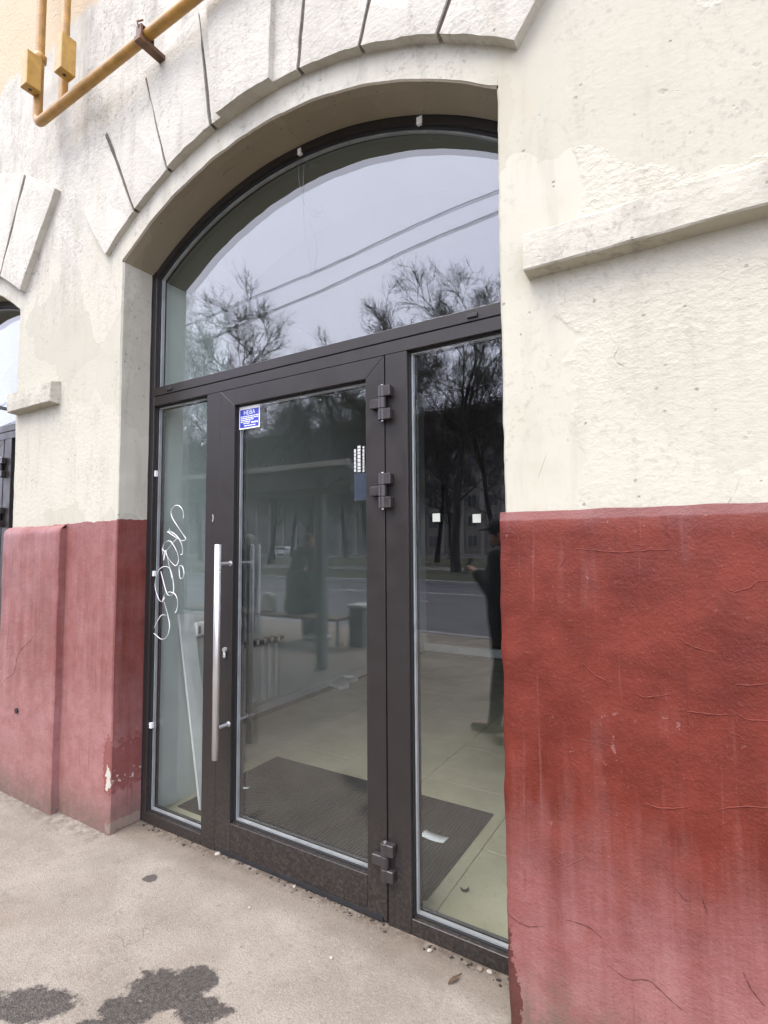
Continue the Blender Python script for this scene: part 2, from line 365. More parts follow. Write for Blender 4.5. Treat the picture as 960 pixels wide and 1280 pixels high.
def frame_mat():
    a = NT('brown_aluminium'); x, y, z = a.xyz()
    c = a.mix(a.noise(14, 4, .6), (.0165, .0138, .0122), (.0225, .019, .017))
    dust = a.math('MULTIPLY', a.step(z, .03, .55, 1, 0), a.step(a.noise(70, 4, .7), .42, .66))
    c = a.mix(a.math('MULTIPLY', dust, .55), c, (.065, .054, .044))
    br = a.noise(1, 3, .6, a.vscale(a.pos, (260, 260, 3)))
    c = a.mix(a.math('MULTIPLY', a.step(br, .6, .7), .10), c, (.07, .06, .06))
    return a.fin(c, a.step(a.noise(9, 4), .3, .7, .34, .46), a.bump(a.noise(900, 2), .08, .0006), spec=.38)
M_frame = frame_mat()
M_gasket = simple('black_rubber', (.012, .012, .012), .7)
M_spacer = simple('spacer_aluminium', (.40, .41, .41), .45, .3)
M_steel = simple('brushed_steel', (.62, .61, .60), .34, .85, .02, 6)
M_hinge = simple('brown_hinge_paint', (.032, .027, .026), .36)
M_black = simple('black_plastic', (.013, .013, .014), .45)
M_white = simple('white_tape', (.72, .72, .69), .6)
M_paint = simple('white_paint_pen', (.80, .81, .80), .6, 0, .03)
M_blue = simple('blue_print', (.028, .045, .36), .45, 0, .05)
M_pipe = simple('ochre_gas_paint', (.33, .175, .032), .42, 0, .2, 16, .25, 90)
M_box = simple('yellow_ochre_paint', (.38, .225, .048), .45, 0, .15, 20, .2, 90)
M_rust = simple('rusty_clamp', (.12, .058, .026), .6, 0, .35, 30, .3, 120)
M_int = simple('pale_green_wall_paint', (.55, .63, .575), .7, 0, .05, 2.5, .12, 40)
M_intw = simple('pale_grey_wall_paint', (.60, .645, .605), .75, 0, .07, 1.5, .1, 40)
M_ceil = simple('grey_ceiling', (.21, .23, .215), .8, 0, .05, 1)
M_dark = simple('unlit_room_black', (.009, .010, .012), .55, 0, .2, 2)  # near-black colour stands in for the darkness of an unlit room beyond
M_plank = simple('white_board', (.60, .64, .61), .55, 0, .06, 8)
M_rad = simple('radiator_enamel', (.52, .54, .52), .4, 0, .04, 5)

def tile_mat():
    a = NT('beige_floor_tile'); x, y, z = a.xyz()
    c = a.mix(a.step(a.noise(3, 5, .6), .3, .7), (.34, .325, .225), (.42, .40, .285))
    c = a.mix(a.math('MULTIPLY', a.step(a.noise(22, 4, .7), .52, .7), .35), c, (.27, .25, .175))
    c = a.mix(a.math('MULTIPLY', a.step(a.noise(1.3, 4, .6, a.vscale(a.pos, (1, 1, 1), (4, 4, 4))), .5, .68), .35), c, (.46, .43, .34))
    return a.fin(c, a.step(a.noise(5, 4), .3, .7, .32, .5), a.bump(a.noise(30, 3), .05, .003), spec=.4)
M_tile = tile_mat(); M_grout = simple('grey_grout', (.17, .165, .135), .85)
def mat_mat():
    a = NT('ribbed_mat'); x, y, z = a.xyz()
    c = a.mix(a.noise(40, 4, .6), (.010, .010, .0105), (.020, .020, .021))
    c = a.mix(a.math('MULTIPLY', a.step(a.noise(260, 2), .64, .7), .5), c, (.10, .095, .085))
    return a.fin(c, .9, a.bump(a.noise(240, 2), .4, .002))
M_mat = mat_mat()

# ------------------------------------------------------------------ ground and street (the photograph shows it mirrored in the panes)
def jit(x, z, amp, f=1.0, seed=0): return amp*noise.noise(Vector((x*f+seed*7.1, z*f-seed*3.3, seed*1.7)))
def sheet(name, x0, x1, y0, y1, z, mat):
    m = MB(); m.quad((x0, y0, z), (x1, y0, z), (x1, y1, z), (x0, y1, z)); return tag(m.build(name, mat, normals=False), kind='structure')
M_road = simple('road_asphalt', (.07, .071, .076), .7, 0, .15, .8, .2, 30)
M_grass = simple('early_spring_grass', (.05, .054, .024), .95, 0, .35, .7, .5, 12)
M_path = simple('pale_path', (.15, .142, .128), .9, 0, .1, 1)
M_kerb = simple('granite_kerb', (.24, .236, .225), .85, 0, .12, 4, .2, 50)
M_line = simple('road_line_paint', (.40, .40, .38), .7)
M_earth = simple('far_ground', (.10, .095, .07), .95, 0, .25, .1)
sheet('ground', -700, 700, -900, 60, -.30, M_earth)
bm = MB()   # pavement in front of the building, slightly uneven
xs = [-60, -30, -14] + [-9+.06*i for i in range(int(12/.06)+1)] + [6, 20, 60]
ys = [-6.1, -5, -4, -3.2, -2.6] + [-2.2+.06*i for i in range(41)] + [.255]
g = []
for X in xs:
    col = []
    for Y in ys:
        z = jit(X, Y, .009, 1.1, 2)+jit(X, Y, .004, 5, 3)
        if -9 < X < 3 and Y > -2.3: z += 0
        else: z *= .3
        col.append(bm.bm.verts.new((X, Y, z-.004)))
    g.append(col)
for i in range(len(xs)-1):
    for j in range(len(ys)-1):
        f = bm.bm.faces.new((g[i][j], g[i+1][j], g[i+1][j+1], g[i][j+1])); f.smooth = True
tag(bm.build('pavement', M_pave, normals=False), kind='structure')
m = MB(); m.box(-60, 60, -6.27, -6.1, -.29, .012, .015); tag(m.build('kerb', M_kerb), kind='structure')
sheet('road', -300, 200, -18.1, -6.27, -.14, M_road)
m = MB(); m.box(-200, 120, -18.27, -18.1, -.29, .02, .015); tag(m.build('kerb', M_kerb), kind='structure')
sheet('verge', -300, 200, -26.2, -18.27, 0.0, M_grass)
sheet('path', -300, 200, -31, -26.2, .006, M_path)
sheet('lawn', -300, 200, -56, -31, .0, M_grass)
m = MB(); m.box(-200, 120, -56.2, -56, -.29, .10, .015); tag(m.build('kerb', M_kerb), kind='structure')
sheet('far_road', -300, 200, -68, -56.2, .05, M_road)
sheet('far_pavement', -300, 200, -130, -68, .055, M_path)
roadlines = bpy.data.objects['road']
for Y in (-11.9, -14.4):
    m = MB()
    for k in range(50):
        X = -110+k*4.2; m.quad((X, Y-.07, -.135), (X+(4.2 if Y < -14 else 2.2), Y-.07, -.135), (X+(4.2 if Y < -14 else 2.2), Y+.07, -.135), (X, Y+.07, -.135))
    m.build('lane_marking', M_line, roadlines, normals=False)

# ------------------------------------------------------------------ the building
XL, XR = -2.725, -.565; HALF = (XR-XL)/2; XC = (XL+XR)/2
ZS, RISE = 3.095, .350; RAD = (HALF**2+RISE**2)/(2*RISE); ZC = ZS+RISE-RAD
SHIFT = -3.315                                # the next bay to the left
BAYS = (0, SHIFT); WT = .76                   # wall thickness
FY = .185                                     # face of the door frames
WX0, WX1, WZ1 = -10.5, 6.0, 8.2
def arch_z(x, xc=XC, rad=RAD): return ZC+math.sqrt(max(0, rad*rad-(x-xc)**2))
bld = empty('building', (XC, 0, 0), 'cream plastered building with faded red plinth and arched ground floor openings', 'building')

def edge_j(z): return jit(z, 1.3, .006, 7, 1)+jit(z, 4.2, .003, 26, 2)
m = MB()
def region(xl, xr, zlo, nx, zs_, jl=False, jr=False):
    """front face patch, columns between xl and xr; zs_ is the list of heights as fractions or absolute above zlo(x)"""
    cols = []
    for i in range(nx+1):
        x = xl+(xr-xl)*i/nx; z0 = zlo(x); col = []
        for k in range(len(zs_)):
            t = zs_[k]; z = z0+(WZ1-z0)*t
            xx = x
            ej = edge_j(z)*max(0, min(1, (ZS+.03-z)/.05))
            if jl and i == 0: xx += ej
            if jr and i == nx: xx += ej
            zz = z+(edge_j(x*1.3) if (k == 0 and z0 > 1) else 0)
            yy = jit(x, z, .006, .8, 5)+jit(x, z, .0028, 4, 6)
            col.append(m.bm.verts.new((xx, yy, zz)))
        cols.append(col)
    for i in range(nx):
        for k in range(len(zs_)-1):
            f = m.bm.faces.new((cols[i][k], cols[i+1][k], cols[i+1][k+1], cols[i][k+1])); f.smooth = True
fr = [i/150*.66 for i in range(151)]+[.75, .85, 1]
CH = .007
xl2, xr2 = XL+SHIFT, XR+SHIFT
region(WX0, xl2-CH, lambda x: -.05, 30, fr, jr=True)
region(xl2-CH, xr2+CH, lambda x: arch_z(min(max(x, xl2), xr2), XC+SHIFT)+CH, 44, fr)
region(xr2+CH, XL-CH, lambda x: -.05, 34, fr, jl=True, jr=True)
region(XL-CH, XR+CH, lambda x: arch_z(min(max(x, XL), XR))+CH, 64, fr)
region(XR+CH, .9, lambda x: -.05, 46, fr, jl=True)
region(.9, WX1, lambda x: -.05, 12, fr)
for f in m.bm.faces: f.material_index = 1 if (min(v.co.z for v in f.verts) > 1.72 or f.verts[0].co.x > -.6) else 0
m.build('facade_wall', [M_wall, M_wallc], bld, normals=False)
# reveals: jambs in the wall's own paint, soffit plaster coloured darker to carry its shade, inside face in the room's paint
def loft(m, A, B):
    va = [m.bm.verts.new(p) for p in A]; vb = [m.bm.verts.new(p) for p in B]
    for i in range(len(A)-1):
        f = m.bm.faces.new((va[i], va[i+1], vb[i+1], vb[i])); f.smooth = True
for s in BAYS:
    for side in (-1, 1):
        X = (XL if side < 0 else XR)+s; mm = MB(); n = 130
        zz = [-.05+(ZS+.05)*i/n for i in range(n+1)]
        fr_ = [(X+side*CH+edge_j(z), jit(X+side*CH, z, .006, .8, 5)+jit(X+side*CH, z, .0028, 4, 6), z) for z in zz]
        c1 = [(X+edge_j(z)*.8, CH+.001, z) for z in zz]
        steps = [c1]+[[(X+edge_j(z)*.8*(1-t)+jit(t*.2, z, .003, 6, 8), CH+(.262-CH)*t, z) for z in zz] for t in (.15, .4, .7, 1)]
        loft(mm, fr_, c1)
        for A, B in zip(steps, steps[1:]): loft(mm, A, B)
        for f in mm.bm.faces: f.material_index = 1 if min(v.co.z for v in f.verts) > 1.72 else 0
        mm.build('jamb_reveal', [M_wall, M_wallc], bld)
        mm = MB(); mm.box(min(X, X+side*.05), max(X, X+side*.05), .258, WT, -.04, ZS-.002); mm.build('inner_reveal', M_int, bld)
    n = 72; ths = [math.asin(HALF/RAD)*(-1+2*i/n) for i in range(n+1)]
    mm = MB(); cx = XC+s
    def ap(th, r, y): return (cx+r*math.sin(th), y, ZC+r*math.cos(th))
    rows = [[ap(t, RAD+CH+edge_j((cx+RAD*math.sin(t))*1.3)*.9, jit(cx+RAD*math.sin(t), ZC+RAD*math.cos(t), .006, .8, 5)) for t in ths]]
    for q, y in enumerate((CH, .05, .11, .19, .262)):
        rows.append([ap(t, RAD+(edge_j((cx+RAD*math.sin(t))*1.3)*.8 if q == 0 else jit(t*3, y*6, .004, 2, 4)), y) for t in ths])
    for A, B in zip(rows, rows[1:]): loft(mm, A, B)
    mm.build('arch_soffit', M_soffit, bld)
    mm = MB(); loft(mm, [ap(t, RAD, .258) for t in ths], [ap(t, RAD, WT) for t in ths]); mm.build('inner_soffit', M_ceil, bld)
# voussoirs round both arches
RV0, RV1 = RAD+.130, RAD+.812
ANG = [38.1, 28.7, 19.8, 9.7, -6.3, -15.8, -26.4, -36.3]
def voussoir(cx, a0, a1, proud, seed, r1=RV1, r0_=RV0, name='voussoir', parent=bld, taper=0):
    mm = MB(); gap = .0105; t0, t1 = R(-a0)+gap/2, R(-a1)-gap/2
    na, nr = 9, 16; F = []
    for i in range(na+1):
        t = t0+(t1-t0)*i/na; row = []
        for k in range(nr+1):
            r = r0_+(r1-r0_)*k/nr
            if k in (0, nr): r += jit(t*40, k, .006, 1, seed)
            tt = t+(jit(r*9, i, .0018, 1, seed+3) if i in (0, na) else 0)
            e = 1 if (i in (0, na) or k in (0, nr)) else 0
            kk = k/nr; y = -proud*(1-taper*kk*kk*(3-2*kk))+e*.004+jit(r*5+seed, t*14, .0045, 1, seed)+jit(r*17, t*50, .0025, 1, seed)
            row.append((cx+r*math.sin(tt), y, ZC+r*math.cos(tt)))
        F.append(row)
    V = [[mm.bm.verts.new(p) for p in row] for row in F]
    for i in range(na):
        for k in range(nr): mm.bm.faces.new((V[i][k], V[i+1][k], V[i+1][k+1], V[i][k+1])).smooth = True
    loop = [V[i][0] for i in range(na+1)]+[V[na][k] for k in range(1, nr+1)]+[V[i][nr] for i in range(na-1, -1, -1)]+[V[0][k] for k in range(nr-1, 0, -1)]
    back = [mm.bm.verts.new((v.co.x, .012, v.co.z)) for v in loop]
    loop = [mm.bm.verts.new(v.co) for v in loop]
    for i in range(len(loop)):
        j = (i+1) % len(loop); mm.bm.faces.new((loop[i], loop[j], back[j], back[i]))
    return mm.build(name, M_vous, parent)
for b, s in enumerate(BAYS):
    for i in range(len(ANG)-1):
        pr = .036 if (i < 2 and b == 0) else .046
        if i == 3:
            voussoir(XC+s, 9.7, -6.3, .044, 30+b, name='keystone_block')
            voussoir(XC+s, 8.0, -2.4, .076, 40+b, r0_=RV0-.0035, r1=RV1+.004, name='keystone')
        else: voussoir(XC+s, ANG[i], ANG[i+1], pr, 3+i+10*b, taper=(.92, .75, .35)[i] if i < 3 and b == 0 else 0)
    for i in range(1, len(ANG)-1):
        t_ = R(-ANG[i]); hw = .008; mm = MB(); ra, rb = RV0+.008, RV1-.012
        V = []
        for r in [ra+(rb-ra)*k/10 for k in range(11)]:
            kk = (r-ra)/(rb-ra); tp = kk*kk*(3-2*kk)
            pm_ = min(pq*(1-tq*tp) for pq, tq in (((.036, .92), (.036, .75), (.046, .35), (.046, 0))[min(i-1, 3)], ((.036, .92), (.036, .75), (.046, .35), (.046, 0))[min(i, 3)])) if b == 0 else .046
            V.append([mm.bm.verts.new((XC+s+r*math.sin(t_)+q*math.cos(t_), -max(pm_-.011, .010)+jit(r*9, i, .002), ZC+r*math.cos(t_)-q*math.sin(t_))) for q in (-hw*1.4, hw*1.4)])
        for A, B in zip(V, V[1:]): mm.bm.faces.new((A[0], A[1], B[1], B[0]))
        mm.build('mortar_joint', M_joint, bld)
# impost ledges
def ledge(xa, xb, proud, seed):
    mm = MB(); n = max(8, int((xb-xa)/.03)); prof = [(.012, 2.375), (-proud+.004, 2.381), (-proud, 2.386), (-proud-.002, 2.44), (-proud, 2.497), (-proud+.008, 2.503), (.012, 2.520)]
    P = []
    for i in range(n+1):
        x = xa+(xb-xa)*i/n
        P.append([mm.bm.verts.new((x, y+(jit(x*12, k, .005, 1, seed) if 0 < k < 6 else 0), z+jit(x*9, k*2, .006, 1, seed+1)*(.4 if k < 3 else 1))) for k, (y, z) in enumerate(prof)])
    for i in range(n):
        for k in range(6): mm.bm.faces.new((P[i][k], P[i+1][k], P[i+1][k+1], P[i][k+1]))
    mm.bm.faces.new(P[0]); mm.bm.faces.new(P[-1][::-1])
    return mm.build('ledge', M_ledge, bld)
ledge(-.466, WX1-.4, .06, 3); ledge(-3.86, -3.335, .06, 8)
# plinth, right: proud of the wall with a sloping top
def rough_slab(name, x0, x1, y_front, z1, mat, slope=.03, seed=1, x_side=True, topj=.004):
    mm = MB(); nx = int((min(x1, .9)-x0)/.025); xs_ = [x0+(min(x1, .9)-x0)*i/nx for i in range(nx+1)]
    if x1 > .9: xs_ += [2, 3.5, x1]
    nz = 64; zs_ = [-.05+(z1+.05)*k/nz for k in range(nz+1)]
    G = []
    for i, x in enumerate(xs_):
        col = []
        for k, z in enumerate(zs_):
            e = .006 if k == nz else 0
            xx = x+(edge_j(z+seed)*1.1 if i in (0, len(xs_)-1) else 0)
            y = y_front+jit(x, z, .005, 2, seed)+jit(x, z, .003, 9, seed)+e+(.006 if i in (0, nx) and x1 < .9 or i == 0 else 0)
            col.append(mm.bm.verts.new((xx, y, z+(jit(x*7, 2, topj, 1, seed) if k == nz else 0))))
        zt = z1+slope+jit(x*11, 5, topj, 1, seed)
        col.append(mm.bm.verts.new((x, -.006, zt))); col.append(mm.bm.verts.new((x, .012, zt+.002)))
        G.append(col)
    for i in range(len(G)-1):
        for k in range(nz+2): mm.bm.faces.new((G[i][k], G[i+1][k], G[i+1][k+1], G[i][k+1])).smooth = k != nz
    for i in (0, len(G)-1):
        v0 = None
        for k in range(nz+1):
            a = mm.bm.verts.new((G[i][k].co.x, .012, G[i][k].co.z))
            if v0: mm.bm.faces.new((G[i][k-1], G[i][k], a, v0))
            v0 = a
    return mm.build(name, mat, bld, normals=True)
rough_slab('plinth', -.578, WX1, -.022, 1.580, M_red, .028, 3)
pil = rough_slab('pilaster', -3.895, -3.222, -.042, 1.612, M_redl, .022, 9)
def fold(pts, yf, seed, r, mat, name, sx=1.883, ox=600, oy=600):
    m = MB(); out = []
    for v in cat_rom(pts, 5):
        q = onY(ox+v.x/sx, oy+v.y/sx, yf); out.append((q.x, yf+jit(q.x, q.z, .005, 2, seed)+jit(q.x, q.z, .003, 9, seed)+r*.25, q.z+jit(q.x*60, q.z*60, .003, 1, 4)+jit(q.x*190, q.z*190, .002, 1, 5)))
    n_ = len(out); m.tube(out, [r*(.35+.65*math.sin(math.pi*(i+.5)/n_))*(1+.3*math.sin(i*2.3)) for i in range(n_)], 6)
    return m.build(name, mat, bld)
def cat_rom(P, k=7):
    out = []; Q = [P[0]]+P+[P[-1]]
    for i in range(1, len(Q)-2):
        p0, p1, p2, p3 = [Vector(v) for v in Q[i-1:i+3]]
        for j in range(k):
            t = j/k; out.append(.5*((2*p1)+(p2-p0)*t+(2*p0-5*p1+4*p2-p3)*t*t+(3*p1-p0-3*p2+p3)*t**3))
    return out+[Vector(P[-1])]
M_crack = simple('crack_shadow_red', (.06, .014, .010), .9)
for w in ([(575,255),(600,262),(630,255),(655,238),(690,240)], [(600,545),(630,562),(690,568)], [(470,540),(520,550),(590,552)], [(365,500),(390,512),(450,505)], [(465,370),(500,392),(550,405)],
          [(200,160),(260,165),(330,170),(400,165),(470,165)], [(385,760),(430,772),(490,768)], [(240,430),(270,460),(320,480)], [(600,480),(640,483),(690,478)], [(88,548),(98,541),(106,549),(99,559),(90,554)], [(185,205),(196,192),(204,176)], [(560,775),(610,768),(690,772)]):
    fold(w, -.022, 3, .0024, M_red, 'paint_fold')
for w in ([(300,1140),(350,1175),(400,1180),(450,1225),(490,1255)], [(620,1160),(640,1200),(672,1240)], [(460,960),(480,985),(497,990)], [(522,980),(528,1000),(535,1020)], [(200,1035),(250,1050),(290,1080)], [(66,1020),(90,1040),(120,1050),(150,1050)]):
    fold(w, -.022, 3, .0016, M_crack, 'paint_crack')
fold([(140,450),(120,485),(75,535),(55,610),(20,640),(0,670)], -.042, 9, .0015, M_crack, 'paint_crack', 3.05, 0, 640)
p = onY(22, 888, -.042)
m = MB(); m.tube([(p.x, -.052, p.z), (p.x, -.040, p.z)], [.017, .013], 12); m.build('drilled_hole', M_black, bld)
# shell behind the facade: side walls, back and roof
m = MB()
m.quad((WX0, 0, -.1), (WX0, 13, -.1), (WX0, 13, WZ1), (WX0, 0, WZ1)); m.quad((WX1, 0, -.1), (WX1, 13, -.1), (WX1, 13, WZ1), (WX1, 0, WZ1))
m.quad((WX0, 13, -.1), (WX1, 13, -.1), (WX1, 13, WZ1), (WX0, 13, WZ1)); m.quad((WX0, 0, WZ1), (WX1, 0, WZ1), (WX1, 13, WZ1), (WX0, 13, WZ1))
m.build('outer_shell', M_vous, bld)

# ------------------------------------------------------------------ rooms behind the glass
def room(name_pre, x0, x1, y1, dark_back, tiles):
    """floor, side walls, ceiling, back, and the inner face of the front wall with its arched opening"""
    zc = 3.75; s = 0 if tiles else SHIFT
    m = MB(); m.quad((x0, .2, -.003), (x1, .2, -.003), (x1, y1, -.003), (x0, y1, -.003)); fl = tag(m.build(name_pre+'_floor', M_grout, normals=False), kind='structure')
    m = MB(); m.quad((x0, WT, -.02), (x0, y1, -.02), (x0, y1, zc), (x0, WT, zc)); m.quad((x1, WT, -.02), (x1, y1, -.02), (x1, y1, zc), (x1, WT, zc))
    tag(m.build(name_pre+'_side_walls', M_intw), kind='structure')
    m = MB(); m.quad((x0, y1, -.02), (x1, y1, -.02), (x1, y1, zc), (x0, y1, zc)); tag(m.build(name_pre+'_back_wall', M_dark if dark_back else M_intw), kind='structure')  # with dark_back the room's darkness is painted onto this wall
    m = MB(); m.quad((x0, 0.03, zc), (x1, 0.03, zc), (x1, y1, zc), (x0, y1, zc)); tag(m.build(name_pre+'_ceiling', M_ceil), kind='structure')
    m = MB(); a, b = XL+s, XR+s; n = 40
    m.quad((x0, WT, -.02), (a, WT, -.02), (a, WT, zc), (x0, WT, zc)); m.quad((b, WT, -.02), (x1, WT, -.02), (x1, WT, zc), (b, WT, zc))
    for i in range(n):
        xa, xb = a+(b-a)*i/n, a+(b-a)*(i+1)/n
        m.quad((xa, WT, arch_z(xa, XC+s)), (xb, WT, arch_z(xb, XC+s)), (xb, WT, zc), (xa, WT, zc))
    tag(m.build(name_pre+'_front_wall', M_intw), kind='structure')
    return fl
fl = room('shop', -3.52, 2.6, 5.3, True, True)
room('next_shop', -9.6, -3.72, 4.5, False, False)
# floor tiles, 60 cm, each its own piece
tm = MB(); tm.box(.0015, .5985, .0015, .5985, -.012, .003, .0012); tme = tm.mesh('floor_tile', M_tile)
# tile lines run square to the front; one joint passes at x = -1.01 - 0.6 k
for i in range(-5, 6):
    for j in range(0, 9):
        X, Y = -1.60+.6*i, .262+.6*j
        if X < -3.9 or X > 2.3 or Y > 5.0: continue
        if Y < WT-.3 and (X < -2.9 or X+.6 > -.2): continue
        o = bpy.data.objects.new('floor_tile', tme); C.objects.link(o); o.parent = fl; o.location = (X, Y, random.uniform(-.0006, .0006))
m = MB(); m.box(-3.515, 2.6, 5.21, 5.295, -.01, .10, .004); tag(m.build('threshold_strip', M_plank), 'pale skirting strip along the foot of the back wall blackened as an unlit room', 'skirting')
m = MB(); m.box(-3.519, -3.503, .765, 5.2, 0, .07, .002); tag(m.build('skirting_board', M_intw), 'grey skirting board along the side wall behind the radiator', 'skirting')

# entrance mat with real ribs
mt = empty('entrance_mat', (-1.86, .79, 0), 'dark grey ribbed entrance mat lying inside the glass door', 'mat')
m = MB(); m.box(-2.665, -1.062, .375, 1.21, .002, .010, .003); m.build('backing', M_mat, mt)
m = MB(); k = 0; X = -2.655
while X < -1.07:
    m.box(X, X+.0095, .385, 1.20, .009, .0142); X += .0185
tag(m.build('rib', M_mat, mt), kind='stuff')

def scrap(name, px, py, z, w, d, rot, mat, label, cat, curl=.006, group=None):
    p = onZ(px, py, z); mm = MB(); n = 6; V = []
    for i in range(n+1):
        row = []
        for j in range(3):
            u, v = (i/n-.5)*w, (j/2-.5)*d
            c, s_ = math.cos(rot), math.sin(rot)
            row.append(mm.bm.verts.new((p.x+u*c-v*s_, p.y+u*s_+v*c, z+.0015+curl*(2*abs(i/n-.5))**2)))
        V.append(row)
    for i in range(n):
        for j in range(2): mm.bm.faces.new((V[i][j], V[i+1][j], V[i+1][j+1], V[i][j+1])).smooth = True
    o = mm.build(name, mat, normals=False)
    sm = o.modifiers.new('thickness', 'SOLIDIFY'); sm.thickness = .0009
    return tag(o, label, cat, group)
def receipt_mat():
    a = NT('printed_paper'); x, y, z = a.xyz()
    w = a.n('ShaderNodeTexWave', wave_type='BANDS', bands_direction='Y'); a.set(w.inputs['Vector'], a.pos); w.inputs['Scale'].default_value = 34
    ln = a.math('MULTIPLY', a.step(w.outputs[0], .5, .65), a.step(a.noise(150, 2), .42, .5))
    return a.fin(a.mix(a.math('MULTIPLY', ln, .6), (.66, .69, .70), (.22, .24, .27)), .7)
scrap('paper_slip', 543, 1047, .0145, .135, .062, -.05, receipt_mat(), 'printed white paper slip curling on the ribbed mat', 'paper')
scrap('paper_scrap', 306, 985, .0145, .05, .022, .4, M_white, 'small white scrap of paper on the mat behind the door', 'paper', .003)
scrap('dirt_clod', 581, 1114, .003, .036, .02, .5, M_mat, 'small dark clod of dirt on the bare tiles beside the mat', 'dirt', .012)
# board leaning in the side light, against the reveal
P1, P2 = onX(222, 768, -2.69), onX(240, 768, -2.69); B1 = onZ(244, 1012, .0); B2 = onZ(262, 1022, .0)
m = MB(); a0 = Vector((-2.695, .375, 1.10)); a1 = Vector((-2.695, .478, 1.095)); b0 = Vector((-2.515, .405, .004)); b1 = Vector((-2.505, .508, .004)); off = Vector((.018, -.002, .004))
V = [m.bm.verts.new(q) for q in (a0, a1, b1, b0, a0+off, a1+off, b1+off, b0+off)]
for q in ((0,1,2,3),(4,7,6,5),(0,4,5,1),(1,5,6,2),(2,6,7,3),(3,7,4,0)): m.bm.faces.new([V[i] for i in q])
tag(m.build('leaning_board', M_plank), 'long white board leaning on the pale reveal inside the narrow side pane', 'board')
sb = empty('wall_socket', (-2.69, .525, .955), 'white surface mounted power socket box on the inner reveal', 'socket')
m = MB(); m.box(-2.695, -2.652, .482, .568, .958, 1.042, .005); m.build('housing', M_white, sb)
m = MB(); m.box(-2.656, -2.649, .494, .512, .975, 1.02, .001); m.build('opening', M_black, sb)
# radiator on the far side wall
rd = empty('radiator', (-3.46, 1.75, .1), 'grey panel radiator with dark top grille on the side wall inside', 'radiator')
sec = MB(); sec.box(-.035, .035, .007, .073, 0, .50, .012); sme = sec.mesh('section', M_rad)
for k in range(8):
    o = bpy.data.objects.new('section', sme); C.objects.link(o); o.parent = rd; o.location = (.0, -.36+.09*k, .02)
m = MB(); m.box(-3.50, -3.415, 1.37, 2.12, .632, .668, .003); m.build('top_rail', M_black, rd)
for k in range(8):
    m = MB(); m.box(-3.50, -3.412, 1.405+.09*k, 1.435+.09*k, .628, .675, .003); m.build('grille_bar', M_rad, rd)
m = MB(); m.tube([(-3.47, 1.39, .13), (-3.47, 1.3, .13), (-3.47, 1.28, .0)], .011, 10); m.build('supply_pipe', M_rad, rd)
for Y in (1.5, 1.95): m = MB(); m.box(-3.519, -3.49, Y, Y+.03, .3, .34); m.build('wall_bracket', M_rad, rd)
fb = empty('offcut_board', (-3.4, 3.1, 0), 'white plasterboard offcuts lying on the floor at the side wall', 'board')
m = MB(); m.prism([(-3.50, 2.93), (-3.31, 2.86), (-3.27, 2.98), (-3.40, 3.12), (-3.36, 3.28), (-3.50, 3.34)], .004, .045, 'z', .003); m.build('lower_piece', M_plank, fb)
m = MB(); m.prism([(-3.49, 3.18), (-3.36, 3.22), (-3.33, 3.80), (-3.49, 3.82)], .045, .075, 'z', .003); m.build('upper_piece', M_plank, fb)

# ------------------------------------------------------------------ the shop front: fixed frame
GY0, GY1 = .212, .236
sf = empty('shopfront_frame', (XC, FY, 0), 'dark brown aluminium frame with arched top light and two side panes around the door', 'shopfront')
def member(name, parent, x0, x1, z0, z1, y0=FY, y1=.256, bev=.0022, mat=M_frame):
    m = MB(); m.box(x0, x1, y0, y1, z0, z1, bev); return m.build(name, mat, parent)
D0, D1 = -2.134, -1.139                      # door leaf edges
member('frame_post', sf, XL-.004, -2.687, -.02, ZS+.02)
member('frame_post', sf, -.603, XR+.004, -.02, ZS+.02)
member('transom_rail', sf, -2.687, -.603, 2.3665, 2.416, FY-.003)
member('head_rail', sf, -2.687, -.603, 2.310, 2.3645)
member('mullion', sf, -2.240, -2.1375, -.01, 2.310)
member('mullion', sf, -1.1355, -1.030, -.01, 2.310)
member('bottom_rail', sf, -2.687, -2.240, -.02, .050)
member('bottom_rail', sf, -1.030, -.603, -.02, .054)
member('door_sill', sf, -2.1375, -1.1355, -.03, .004, FY+.012, .25, .001, M_gasket)
n = 72; T = math.asin((HALF-.002)/RAD)
def arc_member(name, r1, r0_, y0, y1, mat, th=T):
    m = MB(); prof = [(r1, y0), (r0_, y0), (r0_, y1), (r1, y1)]; L = []
    for i in range(n+1):
        t = -th+2*th*i/n; L.append([m.bm.verts.new((XC+r*math.sin(t), y, ZC+r*math.cos(t))) for r, y in prof])
    for i in range(n):
        for k in range(4):
            f = m.bm.faces.new((L[i][k], L[i+1][k], L[i+1][(k+1) % 4], L[i][(k+1) % 4]))
    m.bm.faces.new(L[0]); m.bm.faces.new(L[-1][::-1])
    return m.build(name, mat, sf)
arc_member('arch_frame', RAD-.010, RAD-.040, FY, .256, M_frame)
arc_member('arch_sealant', RAD+.004, RAD-.011, FY+.006, .25, M_gasket)
arc_member('arch_gasket', RAD-.0395, RAD-.047, .204, .213, M_gasket, T*.985)
arc_member('arch_spacer', RAD-.041, RAD-.054, .217, .231, M_spacer, T*.985)
m = MB(); m.box(XL-.004, XL+.006, FY-.004, FY+.006, .0, ZS); m.build('sealant_bead', M_gasket, sf)
def ring(name, parent, x0, x1, z0, z1, w, y0, y1, mat):
    m = MB()
    m.box(x0, x0+w, y0, y1, z0, z1); m.box(x1-w, x1, y0, y1, z0, z1); m.box(x0+w, x1-w, y0, y1, z0, z0+w); m.box(x0+w, x1-w, y0, y1, z1-w, z1)
    return m.build(name, mat, parent)
